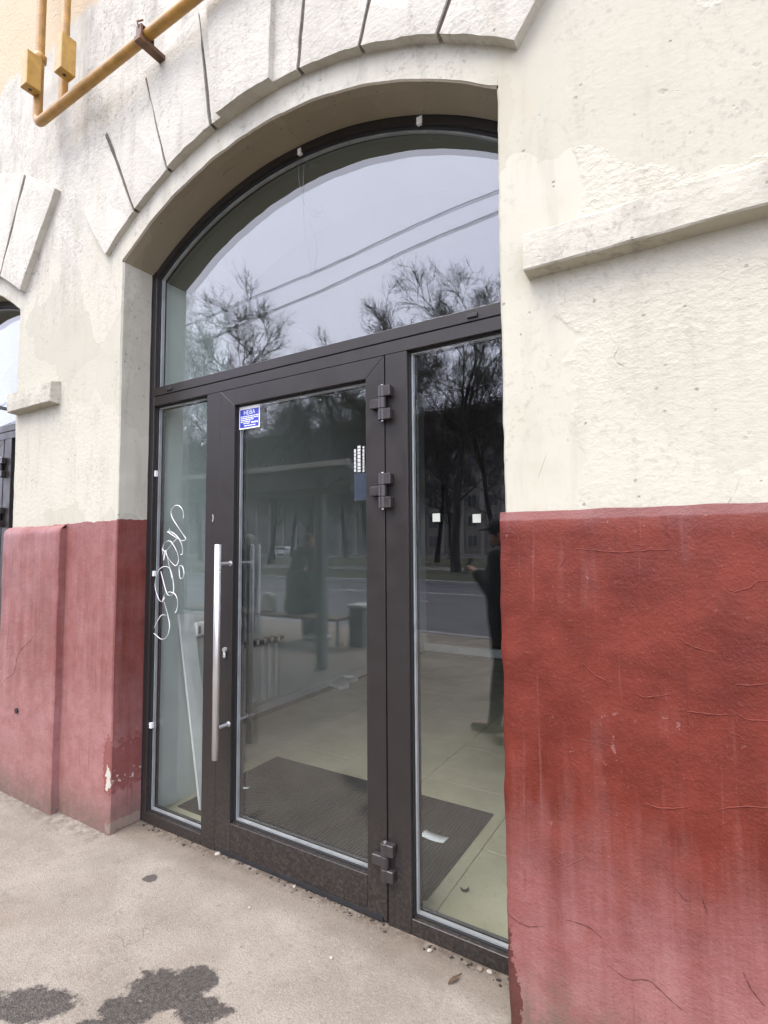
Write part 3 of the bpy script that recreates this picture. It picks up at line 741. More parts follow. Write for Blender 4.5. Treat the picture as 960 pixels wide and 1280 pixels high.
def glazing(parent, x0, x1, z0, z1, name='glass_pane'):
    m = MB(); m.box(x0-.008, x1+.008, GY0, GY1, z0-.008, z1+.008); g_ = m.build(name, M_glass, parent)
    ring('gasket', parent, x0-.001, x1+.001, z0-.001, z1+.001, .006, .2045, .2125, M_gasket)
    ring('spacer', g_, x0+.0055, x1-.0055, z0+.004, z1-.004, .0075, .2165, .2315, M_spacer)
    ring('inner_bead', parent, x0-.002, x1+.002, z0-.002, z1+.002, .014, .2365, .2555, M_gasket)
    return g_
gl_l = glazing(sf, -2.687, -2.240, .050, 2.310, 'side_pane'); gl_r = glazing(sf, -1.030, -.603, .054, 2.310, 'side_pane')
# top light: arched sheet
m = MB(); poly = [(-2.69, 2.412), (-.60, 2.412)]
for i in range(49):
    t = T*.985*(1-2*i/48); poly.append((XC+(RAD-.036)*math.sin(t), ZC+(RAD-.036)*math.cos(t)))
m.prism(poly, GY0, GY1); gl_t = m.build('arched_pane', M_glass, sf)
m = MB(); m.box(-2.688, -2.681, .204, .213, 2.416, 3.10); m.box(-2.68, -.60, .204, .213, 2.4155, 2.422); m.build('gasket', M_gasket, sf)
m = MB(); m.box(-2.6815, -2.669, .2165, .2315, 2.42, 3.095); m.box(-2.668, -.60, .2165, .2315, 2.42, 2.432); m.build('spacer', M_spacer, gl_t)
m = MB(); m.box(-2.69, -.60, .2365, .2555, 2.41, 2.43); m.build('inner_bead', M_gasket, sf)
# drain caps on the transom
for px, py in ((211, 486), (590, 394)):
    q = onY(px, py, FY-.008); m = MB(); m.box(q.x-.022, q.x+.022, FY-.011, FY+.002, q.z-.008, q.z+.008, .002); m.build('drain_cap', M_black, sf)
# white mounting tabs left on the glass edges
for px, py, w, h in ((193.5, 592, .02, .034), (191, 717, .02, .03), (188, 907, .021, .03), (524, 150, .026, .032), (374, 189, .02, .03)):
    q = onY(px, py, .2); y = .1985 if px < 300 and py > 300 else FY-.003
    q = onY(px, py, y); m = MB(); m.box(q.x-w/2, q.x+w/2, y-.002, y+.014, q.z-h/2, q.z+h/2, .001); m.build('mounting_tab', M_white, sf)
for px, py in ((545.5, 647), (596, 648)):
    q = onY(px, py, GY0); m = MB(); m.box(q.x-.0165, q.x+.0165, GY0-.0012, GY0-.0002, q.z-.0165, q.z+.0165); m.build('square_sticker', simple('pale_sticker', (.36, .38, .33), .6) if px < 560 else bpy.data.materials['pale_sticker'], gl_r)
# marker tag drawn on the narrow side pane
TAG = [[(229,648),(229,640),(225,633),(219,632),(214,638),(215,646),(222,658),(229,668),(232,673),(229,676),(222,673),(213,667),(210,664)],
 [(212,660),(211,665),(209,665)],[(213,664),(221,670),(227,680),(228,692),(226,693)],
 [(222,672),(214,681),(207,690)],[(203,688),(205,680),(211,676),(216,680),(222,692),(223,702),(219,707),(212,700),(206,690),(203,687),(204,695),(205,700),(207,688),(211,705),(215,722)],
 [(224,707),(228,708),(230,716),(228,723),(225,722),(224,714),(224,707)],
 [(201,714),(208,740),(212,744),(216,742),(217,732),(214,714),(207,708),(199,712),(195,722),(194,734),(198,748),(202,752),(206,747),(203,752)],
 [(203,752),(206,743),(212,740),(219,743),(222,752),(221,762),(219,766)],
 [(205,752),(210,770),(212,783),(209,795),(202,799),(194,793),(191,789),(197,776),(202,769),(207,769)]]
m = MB()
def cat_rom(P, k=7):
    out = []; Q = [P[0]]+P+[P[-1]]
    for i in range(1, len(Q)-2):
        p0, p1, p2, p3 = [Vector(v) for v in Q[i-1:i+3]]
        for j in range(k):
            t = j/k; out.append(.5*((2*p1)+(p2-p0)*t+(2*p0-5*p1+4*p2-p3)*t*t+(3*p1-p0-3*p2+p3)*t**3))
    return out+[Vector(P[-1])]
for st in TAG:
    pts = [onY(v.x, v.y, GY0-.0012) for v in cat_rom([(a, b) for a, b in st])]
    m.tube(pts, [.0018*(1+.5*math.sin(i_*.31+st[0][0])) *(.75 if (i_*7) % 11 < 3 else 1) for i_ in range(len(pts))], 5)
m.build('graffiti_scrawl', M_paint, gl_l)
m = MB(); m.tube([onY(265.5, 652, FY-.001), onY(266.5, 647, FY-.001), onY(265.8, 643, FY-.001)], .0014, 5); m.build('scratch_mark', M_paint, sf)

m = MB()
for st in ([(374,191),(373,215),(376,240),(384,262),(394,272),(400,268),(392,262)], [(380,205),(379,240),(381,290),(388,330),(386,350)], [(392,270),(404,262),(400,256)], [(388,280),(396,310),(392,340)]):
    m.tube([onY(v.x, v.y, GY0-.0008) for v in cat_rom(st)], .00055, 4)
m.build('hair_scratch', M_spacer, gl_t)

# ------------------------------------------------------------------ the door leaf
dr = empty('glass_door', (D1, FY, .006), 'glazed brown aluminium door with long steel pull bar and blue sticker', 'door')
DG0, DG1, DZ0, DZ1 = -2.030, -1.232, .158, 2.222
DY = FY-.003
def pm(name, poly): m = MB(); m.prism(poly, DY, .2545, 'y', .0018); return m.build(name, M_frame, dr)
e = .0004
pm('stile', [(D0, .008), (DG0, .008), (DG0, DZ1+e), (D0, 2.3075+e)]); pm('stile', [(D1, .008), (DG1, .008), (DG1, DZ1+e), (D1, 2.3075+e)])
pm('top_rail', [(D0+e, 2.3075), (D1-e, 2.3075), (DG1-e, DZ1), (DG0+e, DZ1)]); pm('bottom_rail', [(DG0+e, .008), (DG1-e, .008), (DG1-e, DZ0), (DG0+e, DZ0)])
gd = glazing(dr, DG0, DG1, DZ0, DZ1, 'door_pane')
m = MB(); m.box(D0+.02, D1-.02, DY-.004, DY+.004, .004, .022); m.build('bottom_seal', M_gasket, dr)
m = MB()   # black liner added to draw the gap's shadow behind the leaf edge
m.box(D0-.004, D0+.001, .205, .25, .01, 2.308); m.box(D1-.001, D1+.004, .205, .25, .01, 2.308); m.build('gap_shadow_liner', M_gasket, dr)
def pull(yb, yf, z0, z1, x, name):
    m = MB(); m.tube([(x, yb, z0), (x, yb, z0+.001), (x, yb, z1-.001), (x, yb, z1)], [.0145, .0165, .0165, .0145], 20); h = m.build(name, M_steel, dr)
    for z in (z0+.145, z1-.095):
        m = MB(); m.tube([(x, yb, z), (x, yf, z)], .0085, 12); m.tube([(x, yf-.004 if yf > yb else yf+.004, z), (x, yf, z)], .0135, 14); m.build('standoff', M_steel, h)
    return h
pull(FY-.085, DY+.001, .483, 1.512, -2.045, 'pull_bar'); M_steel2 = simple('dark_brushed_steel', (.075, .074, .072), .35, .35, .04, 6)
ib = pull(.256+.085, .254, .483, 1.512, -2.068, 'inner_pull_bar'); ib.data.materials[0] = M_steel2
q = onY(281, 812, DY)
m = MB(); m.tube([(-2.075, DY-.010, q.z), (-2.075, DY+.004, q.z)], [.012, .014], 16); m.box(-2.083, -2.067, DY-.012, DY, q.z-.04, q.z-.012, .004); m.build('lock_cylinder', M_steel, dr)
for z in (2.098, 1.728, .246):
    q = MB(); hx = -1.1375; r = .0175
    def knuckle(m, za, zb): 
        pol = []
        for k in range(14):
            t = 2*math.pi*k/14; pol.append((hx+r*math.cos(t)*1.05, DY-.017+r*math.sin(t)))
        m.prism(pol, za, zb, 'z', .0015)
    knuckle(q, z-.0235, z+.0235); q.box(hx-.058, hx-.006, DY-.026, DY+.002, z-.020, z+.020, .003); h = q.build('hinge', M_hinge, dr)
    for za, zb in ((z+.025, z+.073), (z-.073, z-.025)):
        m = MB(); knuckle(m, za, zb); m.box(hx+.004, hx+.042, DY-.029, DY+.002, za+.001, zb-.001, .003); m.build('knuckle', M_hinge, h)
    m = MB(); m.tube([(hx, DY-.017, z-.078), (hx, DY-.017, z+.078)], .006, 10); m.build('hinge_pin', M_steel, h)
# blue notice
A = onY(293.5, 508.5, GY0); B = onY(321, 531, GY0); sx0, sx1, sz0, sz1 = DG0+.006, -1.882, 2.098, 2.214
m = MB(); m.box(sx0, sx1, GY0-.0016, GY0-.0002, sz0, sz1); st = m.build('notice_sticker', M_white, gd)
m = MB(); m.box(sx0+.006, sx1-.006, GY0-.0021, GY0-.0015, sz0+.007, sz1-.016); m.build('blue_field', M_blue, st)
def text_mesh(txt, size, loc, mat, parent, name, flip=False):
    cu = bpy.data.curves.new(name, 'FONT'); cu.body = txt; cu.size = size; cu.align_x = 'CENTER'; cu.align_y = 'CENTER'
    to = bpy.data.objects.new(name, cu); C.objects.link(to)
    dg = bpy.context.evaluated_depsgraph_get(); dg.update()
    me = bpy.data.meshes.new_from_object(to.evaluated_get(dg)); bpy.data.objects.remove(to)
    me.transform(Matrix.Translation(loc) @ Matrix.Rotation(R(90), 4, 'X'))
    o = bpy.data.objects.new(name, me); C.objects.link(o); me.materials.clear(); me.materials.append(mat); o.parent = parent
    p_ = parent; off = Vector()
    while p_: off += p_.location; p_ = p_.parent
    me.transform(Matrix.Translation(-off)); return o
text_mesh('НЕВА', .030, Vector(((sx0+sx1)/2, GY0-.0026, sz1-.034)), M_paint, st, 'heading')
m = MB(); rr = random.Random(3)
for k, (z, a, b) in enumerate(((.064, .012, .14), (.055, .012, .14), (.046, .012, .10), (.037, .012, .08), (.028, .03, .075), (.030, .085, .13), (.016, .035, .12))):
    x = sx0+a
    while x < sx0+b-.006:
        w = rr.uniform(.006, .022); h = .0042 if k != 5 else .007
        m.box(x, min(x+w, sx0+b), GY0-.0027, GY0-.0020, sz0+z-h/2, sz0+z+h/2); x += w+.003
m.build('small_print', M_paint, st)
# worn film notice at the other edge of the door pane: white strips of print over a blue grey film
def film():
    a = NT('blue_grey_film'); tr = a.n('ShaderNodeBsdfTransparent'); tr.inputs[0].default_value = (.72, .78, .86, 1); mx = a.n('ShaderNodeMixShader'); mx.inputs[0].default_value = .45
    a.fin((.045, .06, .085), .5); a.set(mx.inputs[1], tr.outputs[0]); a.set(mx.inputs[2], a.p.outputs[0]); a.set(a.out.inputs[0], mx.outputs[0]); return a.m
A = onY(443, 592, GY0); B = onY(459, 625, GY0)
m = MB(); m.box(A.x, min(B.x, DG1+.004), GY0-.0012, GY0-.0003, B.z, A.z); fm = m.build('film_notice', film(), gd)
m = MB(); rr = random.Random(5)
for px, w in ((444, .010), (449, .016), (454.5, .009)):
    t0 = onY(px, 559 if px > 446 else 562, GY0); z0_ = onY(px, 590, GY0).z; z = z0_
    while z < t0.z:
        h = rr.uniform(.008, .016); m.box(t0.x-w/2, t0.x+w/2, GY0-.0016, GY0-.0006, z, z+h); z += h+.003
m.build('lettering', simple('faded_white_print', (.45, .45, .43), .6), fm)

# ------------------------------------------------------------------ the next shop's front, same make
sf2 = copy_tree(sf); sf2.location.x += SHIFT; dr2 = copy_tree(dr); dr2.location.x += SHIFT
for root in (sf2, dr2):
    for o in list(root.children_recursive):
        if o.name.split('.')[0] in ('mounting_tab', 'square_sticker', 'graffiti_scrawl', 'scratch_mark', 'heading', 'small_print', 'blue_field', 'notice_sticker'):
            bpy.data.objects.remove(o)
tag(sf2, 'neighbouring dark shopfront frame under the arch beyond the pier', 'shopfront'); tag(dr2, 'neighbouring glazed door beyond the pier with the cut ledge', 'door')

# ------------------------------------------------------------------ gas pipe
PY = -.13
gp = empty('gas_pipe', (-3.4, 0, 4.3), 'ochre painted gas pipe with two risers clamped to the wall above the arch', 'pipe')
p1 = onY(57, 148, PY); p2 = onY(252, 0, PY); zP = (p1.z+p2.z)/2+.02
xa = onY(50, 60, PY).x; xb = onY(81, 60, PY).x
rp = .0275
def arc_pts(cx, cz, r, t0, t1, y, k=6): return [(cx+r*math.cos(t0+(t1-t0)*i/k), y, cz+r*math.sin(t0+(t1-t0)*i/k)) for i in range(k+1)]
m = MB(); m.tube([(xa, PY, 7.6), (xa, PY, 6.0), (xa, PY, 5.0), (xa, PY, zP+.14)]+arc_pts(xa+.05, zP+.05, .05, math.pi, 1.5*math.pi, PY)+[(1.8, PY, zP+.02)], rp, 14); m.build('main_pipe', M_pipe, gp)
m = MB(); m.tube([(xb, PY, 7.6), (xb, PY, zP)], rp*.9, 14); m.build('riser_pipe', M_pipe, gp)
for x, (px, py) in ((xa, (48, 92)), (xb, (88, 75))):
    z = onY(px, py, PY-.03).z
    m = MB(); m.tube([(x, PY, z+.12), (x, PY, z+.135), (x, PY, z+.165), (x, PY, z+.18)], [rp, rp*1.5, rp*1.5, rp], 8); m.build('coupling', M_pipe, gp)
    m = MB(); dx = .030 if x == xa else .125
    m.box(x+dx-.037, x+dx+.037, PY-.10, PY-.016, z-.115, z+.105, .004); b = m.build('regulator_box', M_box, gp)
    m = MB(); m.tube([(x+dx, PY-.06, z-.117), (x+dx, PY-.06, z-.110)], .010, 10); m.build('screw_hole', M_black, b)
for px, py in ((182, 58),):
    q = onY(px, py, PY)
    for X in (q.x, q.x+2.3):
        m = MB(); m.box(X-.024, X+.024, PY-.05, .01, zP-.052, zP-.026, .002); m.box(X-.02, X+.02, PY-.042, PY-.03, zP-.028, zP+.034, .001); m.box(X-.02, X+.02, PY-.041, PY+.036, zP+.030, zP+.037, .001); m.box(X-.02, X+.02, PY+.029, PY+.036, zP-.028, zP+.031)
        m.build('clamp_bracket', M_rust, gp)
        m = MB(); m.tube([(X, PY-.04, zP+.02), (X, PY-.05, zP+.045), (X+.02, PY-.03, zP+.06)], .005, 6); m.build('clamp_bolt', M_rust, gp)
for z in (5.6, 7.2):
    for X in (xa, xb): m = MB(); m.box(X-.012, X+.012, PY, .01, z, z+.02); m.build('wall_clip', M_rust, gp)

# ------------------------------------------------------------------ crumbs and litter along the threshold
M_crumb = [simple('crumb_dark', (.022, .017, .013), .9, 0, .4, 60), simple('crumb_tan', (.16, .13, .098), .9, 0, .3, 60), simple('crumb_pale', (.30, .27, .215), .9, 0, .1, 60)]
rr = random.Random(11); m = MB()
def gz_(x, y): return jit(x, y, .009, 1.1, 2)+jit(x, y, .004, 5, 3)-.004
for k in range(210):
    x = rr.uniform(-2.70, -.60)
    dens = .35+(.65 if -1.55 < x < -1.15 or x > -.95 else 0)
    if rr.random() > dens: continue
    y = FY-.006-abs(rr.gauss(0, .022)); s = rr.uniform(.0015, .006)*(1.25 if rr.random() < .2 else 1)
    bmesh.ops.create_icosphere(m.bm, subdivisions=1, radius=s, matrix=Matrix.Translation((x, y, gz_(x, y)+s*.3)) @ Matrix.Rotation(rr.uniform(0, 6), 4, 'Z') @ Matrix.Diagonal((rr.uniform(.7, 1.8), rr.uniform(.6, 1.2), rr.uniform(.4, .8), 1)))
for f in m.bm.faces: f.material_index = 0
for v in m.bm.verts: v.co += Vector((rr.uniform(-1, 1), rr.uniform(-1, 1), rr.uniform(-1, 1)))*.0008
for f in m.bm.faces: f.material_index = int((noise.random() if False else (math.sin(int(f.calc_center_median().x*90)*811.3)*.5+.5)**3*1.4))
tag(m.build('threshold_grit', M_crumb), 'dark grit and crumbled asphalt along the foot of the door frame', 'grit', kind='stuff')
def pebble(px, py, s, mi, label, seed, name='pebble', cat='stone'):
    q = onZ(px, py); m = MB(); m.ell((q.x, q.y, gz_(q.x, q.y)+s*.35), s*1.3, s, s*.6, Matrix.Rotation(seed, 3, 'Z'), 2)
    for v in m.bm.verts: v.co += noise.noise_vector(v.co*90+Vector((seed, 0, 0)))*s*.25
    return tag(m.build(name, M_crumb[mi], smooth=True), label, cat)
pebble(272, 1068, .012, 2, 'pale chip of stone at the foot of the mullion left of the door', 1)
pebble(368, 1109, .008, 2, 'round pale pebble below the door bottom rail', 2)
pebble(414, 1197, .007, 2, 'pale pebble alone on the open pavement in front of the door', 3)
pebble(537, 1187, .008, 2, 'yellowish pebble under the wide side pane', 4)
pebble(600, 1209, .012, 1, 'tan lump of crumbled asphalt by the red plinth corner', 5)
pebble(612, 1213, .009, 2, 'small cream lump beside the tan one at the plinth corner', 6)
pebble(312, 1135, .006, 2, 'tiny white stone on the pavement before the door', 7)
pebble(100, 1010, .008, 2, 'white paint flake at the foot of the faded pilaster', 8)
q = onZ(569, 1224); m = MB(); V = []
for i in range(7):
    t = i/6; w = .009*math.sin(math.pi*min(1, t*1.1+.05)); V.append([m.bm.verts.new((q.x+(t-.5)*.06*.4+w*sx, q.y+(t-.5)*.06, gz_(q.x, q.y)+.004+.006*abs(sx)+.004*t)) for sx in (-1, 0, 1)])
for i in range(6):
    for k in range(2): m.bm.faces.new((V[i][k], V[i+1][k], V[i+1][k+1], V[i][k+1]))
lf = tag(m.build('dry_leaf', simple('dry_leaf_brown', (.10, .06, .032), .85, 0, .3, 60)), 'curled dry brown leaf on the pavement near the plinth corner', 'leaf')
lf.modifiers.new('t', 'SOLIDIFY').thickness = .0008

# ------------------------------------------------------------------ bare trees across the road
M_bark = simple('dark_bark', (.026, .023, .02), .95, 0, .3, 6, .4, 25)
M_twig = simple('twig_bark', (.034, .028, .024), .95, 0, .25, 3)
def tree_meshes(seed, H):
    rr = random.Random(seed); mt_, mc = MB(), MB()
    def wander(p, d, L, n, up_, wob):
        pts = [p.copy()]; d = d.copy()
        for i in range(n):
            d = (d+Vector((rr.gauss(0, wob), rr.gauss(0, wob), rr.gauss(0, wob)+up_))).normalized(); p = p+d*(L/n); pts.append(p.copy())
        return pts, d
    def twig(p, d, L, r, lev):
        pts, d2 = wander(p, d, L, 3 if lev < 2 else 2, .05, .16)
        mc.tube(pts, [r]+[r*.8]*(len(pts)-2)+[r*.45], 3, caps=False)
        if lev >= 3: return
        for k in range((7, 7, 6)[lev]):
            t = rr.uniform(.2, 1); i = min(int(t*(len(pts)-1)), len(pts)-2); q = pts[i].lerp(pts[i+1], t*(len(pts)-1)-i)
            dd = (pts[i+1]-pts[i]).normalized(); ax = dd.orthogonal(); ax.rotate(Matrix.Rotation(rr.uniform(0, 6.28), 3, dd)); a = R(rr.uniform(25, 60))
            nd = (dd*math.cos(a)+ax.normalized()*math.sin(a)).normalized(); nd.z += .12
            twig(q, nd.normalized(), L*rr.uniform(.4, .65), max(r*.68, .0078), lev+1)
    base_r = .0135*H+.04
    leaders = []
    tr, d = wander(Vector((0, 0, -.15)), Vector((0, 0, 1)), H*.46, 7, .08, .05)
    mt_.tube(tr, [base_r*1.35]+[base_r*(1-.4*i/7) for i in range(1, 8)], 9)
    for k in range(rr.choice((2, 3, 3))):
        az = rr.uniform(0, 6.28)+k*2.1; tl = R(rr.uniform(8, 24)); dd = Vector((math.cos(az)*math.sin(tl), math.sin(az)*math.sin(tl), math.cos(tl)))
        pts, _ = wander(tr[-1]-Vector((0, 0, .1)), dd, H*rr.uniform(.36, .46), 8, .05, .09)
        mt_.tube(pts, [base_r*(.55-.49*i/8) for i in range(9)], 7); leaders.append((pts, base_r*.5, .9))
    leaders.append((tr[3:], base_r*.7, .75))
    for pts, r, dens in leaders:
        nl = int(9*dens)
        for k in range(nl):
            t = (k+rr.random())/nl; i = min(int(t*(len(pts)-1)), len(pts)-2); q = pts[i].lerp(pts[i+1], t*(len(pts)-1)-i)
            az = rr.uniform(0, 6.28); tl = R(rr.uniform(40, 78)); dd = Vector((math.cos(az)*math.sin(tl), math.sin(az)*math.sin(tl), math.cos(tl)))
            L = H*rr.uniform(.20, .32)*(1.1-.35*t); lp, _ = wander(q, dd, L, 5, .10, .11); rl = r*(.42-.2*t)
            mt_.tube(lp, [max(rl*(1-.75*i_/5), .012) for i_ in range(6)], 5, caps=False)
            for kk in range(7):
                t2 = rr.uniform(.2, 1); j = min(int(t2*5), 4); q2 = lp[j].lerp(lp[j+1], t2*5-j); d2 = (lp[j+1]-lp[j]).normalized()
                ax = d2.orthogonal(); ax.rotate(Matrix.Rotation(rr.uniform(0, 6.28), 3, d2)); a = R(rr.uniform(25, 60))
                twig(q2, (d2*math.cos(a)+ax.normalized()*math.sin(a)+Vector((0, 0, .15))).normalized(), L*rr.uniform(.3, .55), max(.021, rl*.4)*.75, 1)
    return mt_.mesh('trunk', M_bark, normals=False), mc.mesh('crown', M_twig, normals=False)
TV = [tree_meshes(s, 16) for s in (3, 8, 21, 34)]
TREES = [(-12.0, -25.6, 15.8, 0, .3, 'tall bare tree with forked trunk standing opposite the wide side pane'),
 (-29.4, -25.8, 19.5, 1, 1.1, 'tallest bare tree across the road, seen mirrored in the arched pane'),
 (-16.4, -27.8, 16.8, 3, 4.0, None), (-19.8, -29.2, 15.6, 1, 2.1, None), (-8.6, -33.5, 17.0, 3, .6, None), (-21.0, -24.8, 12.5, 2, 5.1, None), (-25.2, -29.0, 15.0, 0, 3.3, None),
 (-36.8, -26, 16.5, 2, .9, None), (-7.0, -34, 15.5, 1, .4, None), (-14, -38, 15.5, 0, 2.7, None), (-20, -40, 15.0, 1, 5.5, None), (-27, -41, 15.5, 3, 3.9, None),
 (-34, -39, 16, 0, 4.6, None), (-41, -42, 16, 2, 1.9, None), (-48, -38, 16, 1, .1, None), (-31, -50, 15, 2, 2.2, None), (-24, -52, 15, 3, .7, None), (-39, -53, 15, 0, 1.2, None), (-47, -52, 15, 3, 2.9, None),
 (-17, -51, 15, 1, 4.4, None), (-56, -46, 16, 3, 5.0, None), (-33, -33, 15, 3, 2.4, None), (-23.5, -34.5, 14, 1, 1.4, None)]
for X, Y, H, v, rot, lab in TREES:
    row = 'bare street tree standing in the row beside the pale path' if Y > -35 else 'bare tree deep in the lawn before the long block'
    o = empty('bare_tree', (X, Y, 0), lab or row, 'tree', 'bare trees across the road'); o.rotation_euler.z = rot; o.scale = (H/16,)*3
    for nm, me in zip(('trunk', 'crown'), TV[v]):
        c = bpy.data.objects.new(nm, me); C.objects.link(c); c.parent = o

# ------------------------------------------------------------------ long block beyond the trees
M_bw = simple('beige_block_wall', (.15, .138, .122), .9, 0, .1, .3); M_bp = simple('pale_pilaster', (.22, .205, .18), .9, 0, .08, .3)
M_bg = simple('far_window_glass', (.03, .034, .04), .15, 0, .3, .5); M_roof = simple('roof_metal', (.11, .10, .095), .6)
bb = empty('apartment_block', (-52, -75, 0), 'long seven storey beige apartment block beyond the trees', 'building')
m = MB(); m.box(-100, -8, -88, -75, -.2, 22.4); m.build('wall', M_bw, bb)
m = MB(); m.box(-100.5, -7.5, -88.5, -74.4, 22.4, 23.2); m.build('cornice', M_bp, bb)
wm = MB(); wm.box(-.85, .85, -.05, .08, 0, 1.9, 0, 0); wm.box(-.72, -.05, .06, .10, .1, 1.8, 0, 1); wm.box(.05, .72, .06, .10, .1, 1.8, 0, 1); wme = wm.mesh('window', [M_bp, M_bg])
for f in range(7):
    for k in range(27):
        o = bpy.data.objects.new('window', wme); C.objects.link(o); o.parent = bb; o.location = (-97.5+k*3.35+52, 0, 1.2+f*3.1)
pmz = MB(); pmz.box(-.3, .3, -.05, .25, 0, 22.4); pme = pmz.mesh('pilaster_strip', M_bp)
for k in range(28):
    o = bpy.data.objects.new('pilaster_strip', pme); C.objects.link(o); o.parent = bb; o.location = (-99.2+k*3.35+52, 0, 0)

# ------------------------------------------------------------------ low railing along the far path
fn = empty('railing', (-20, -46, 0), 'low grey metal railing crossing the lawn behind the trees', 'fence')
pst = MB(); pst.box(-.03, .03, -.03, .03, -.05, 1.1); pse = pst.mesh('post', M_kerb)
for k in range(24):
    o = bpy.data.objects.new('post', pse); C.objects.link(o); o.parent = fn; o.location = (-34+k*2.5, 0, 0)
for z in (.35, 1.05):
    m = MB(); m.box(-54.5, 4, -46.02, -45.98, z, z+.05); m.build('rail', M_kerb, fn)

# ------------------------------------------------------------------ bus shelter, bin, stop sign
M_sh = simple('shelter_green_grey', (.11, .125, .115), .5, 0, .15, 6); M_shl = simple('shelter_roof_edge', (.50, .51, .50), .5)
M_seat = simple('bench_wood', (.17, .13, .09), .6)
sh = empty('bus_shelter', (-6.5, -3.6, 0), 'dark bus shelter with flat roof, posts and bench on the pavement', 'bus shelter')
m = MB(); m.box(-9.6, -3.50, -4.35, -2.82, 2.40, 2.47, .01); m.build('roof', M_sh, sh)
m = MB(); m.box(-9.64, -3.46, -2.82, -2.78, 2.44, 2.50, .004); m.box(-9.64, -3.46, -4.39, -4.35, 2.44, 2.50, .004); m.build('roof_edge', M_shl, sh)
m = MB(); m.box(-9.5, -3.6, -3.11, -3.04, 2.14, 2.22, .006); m.build('beam', M_sh, sh)
for X in (-4.06, -6.7, -9.3):
    m = MB(); m.box(X-.055, X+.055, -3.13, -3.02, -.02, 2.41, .008); ps = m.build('post', M_sh, sh)
    m = MB(); m.tube([(X, -3.07, 2.0), (X, -3.25, 2.25), (X, -3.55, 2.41)], .025, 8); m.build('brace', M_sh, ps)
bn = empty('bench', (-5.7, -4.25, 0), 'long slatted bench under the bus shelter roof', 'bench')
for k in range(4):
    m = MB(); m.box(-8.4, -4.55, -4.46+.11*k, -4.37+.11*k, .42, .46, .006); m.build('slat', M_seat, bn)
for X in (-8.1, -6.4, -4.8):
    m = MB(); m.tube([(X, -4.42, -.01), (X, -4.42, .41)], .022, 8); m.tube([(X, -4.08, -.01), (X, -4.08, .41)], .022, 8); m.box(X-.02, X+.02, -4.46, -4.04, .395, .421); m.build('leg', M_sh, bn)
bi = empty('litter_bin', (-4.5, -4.62, 0), 'dark square litter bin beside the bus shelter', 'bin')
m = MB(); m.prism([(-4.64, -4.76), (-4.38, -4.76), (-4.38, -4.48), (-4.64, -4.48)], -.01, .56, 'z', .02); m.build('body', simple('grey_bin', (.17, .18, .172), .6), bi)
m = MB(); m.box(-4.66, -4.36, -4.78, -4.46, .57, .62, .012); m.box(-4.60, -4.42, -4.7, -4.54, .55, .58); m.build('rim', M_shl, bi)
# ------------------------------------------------------------------ overhead wires
M_wire = simple('black_cable', (.02, .02, .022), .6)
def wire(pa, pb, z, r, dz, label):
    A, B = Vector(pa), Vector(pb); d = (B-A)
    pts = []
    for i in range(61):
        t = -1.6+i*.075; q = A+d*t; sag = .020*((t-.5)**2-.25)*d.length*.35
        pts.append((q.x, q.y+.02*math.sin(t*9+dz*20), z+dz+sag*.4+.012*math.sin(t*13+dz*7)))
    m = MB(); m.tube(pts, r, 6); return tag(m.build('overhead_wire', M_wire), label, 'cable', 'overhead wires above the pavement')
G2 = 2*GY0
def mirr(px, py, z): q = onZ(px, py, z); return (q.x, G2-q.y)
w1a, w1b, w2a, w2b = mirr(625, 236, 6), mirr(228, 410, 6), mirr(625, 263, 6), mirr(228, 437, 6)
wire(w1a, w1b, 6, .011, 0, 'upper black cable strung above the pavement and bus shelter')
wire(w2a, w2b, 6, .0135, .0, 'thicker lower black cable strung above the pavement and bus shelter')
for X in (-19.5, 7.0):
    lp = empty('utility_pole', (X, -5.5, 0), 'grey steel utility pole carrying the overhead wires '+('far along the pavement' if X < 0 else 'past the plain end of the wall'), 'pole')
    m = MB(); m.tube([(X, -5.5, -.05), (X, -5.5, 1.0), (X, -5.5, 8.5)], [.13, .11, .07], 14); m.build('shaft', M_kerb, lp)
    m = MB(); m.box(X-.05, X+.05, -6.8, -2.9, 6.02, 6.12, .01); m.build('cross_arm', M_kerb, lp)

# ------------------------------------------------------------------ silver car on the far road
def car(X, Y, z):
    c = empty('parked_car', (X, Y, z), 'small silver hatchback on the far road beyond the lawn', 'car')
    body = [(-2.05, .28), (-2.1, .55), (-2.0, .85), (-1.3, .95), (-.65, 1.42), (.85, 1.46), (1.65, 1.02), (2.0, .92), (2.08, .5), (2.0, .28)]
    bm_ = MB(); bm_.prism([(X+a, z+b) for a, b in body], Y-.86, Y+.86, 'y', .06); bm_.build('body', simple('silver_paint', (.55, .56, .57), .3, .2, .03), c, smooth=False)
    gmt = M_bg
    m = MB(); m.prism([(X+a, z+b) for a, b in ((-1.15, .98), (-.58, 1.36), (.78, 1.39), (1.4, 1.0))], Y-.868, Y+.868, 'y'); m.build('side_windows', gmt, c)
    for a in (-1.3, 1.3):
        for s_ in (-1, 1):
            m = MB(); m.tube([(X+a, Y+s_*.68, z+.31), (X+a, Y+s_*.88, z+.31)], .31, 18); w = m.build('wheel', M_black, c)
            m = MB(); m.tube([(X+a, Y+s_*.87, z+.31), (X+a, Y+s_*.89, z+.31)], .19, 14); m.build('rim', M_steel, w)
    for s_ in (-1, 1):
        m = MB(); m.box(X-2.12, X-2.0, Y+s_*.6-.15, Y+s_*.6+.15, z+.66, z+.8, .01); m.build('headlight', M_paint, c)
car(-55.6, -60, .05)

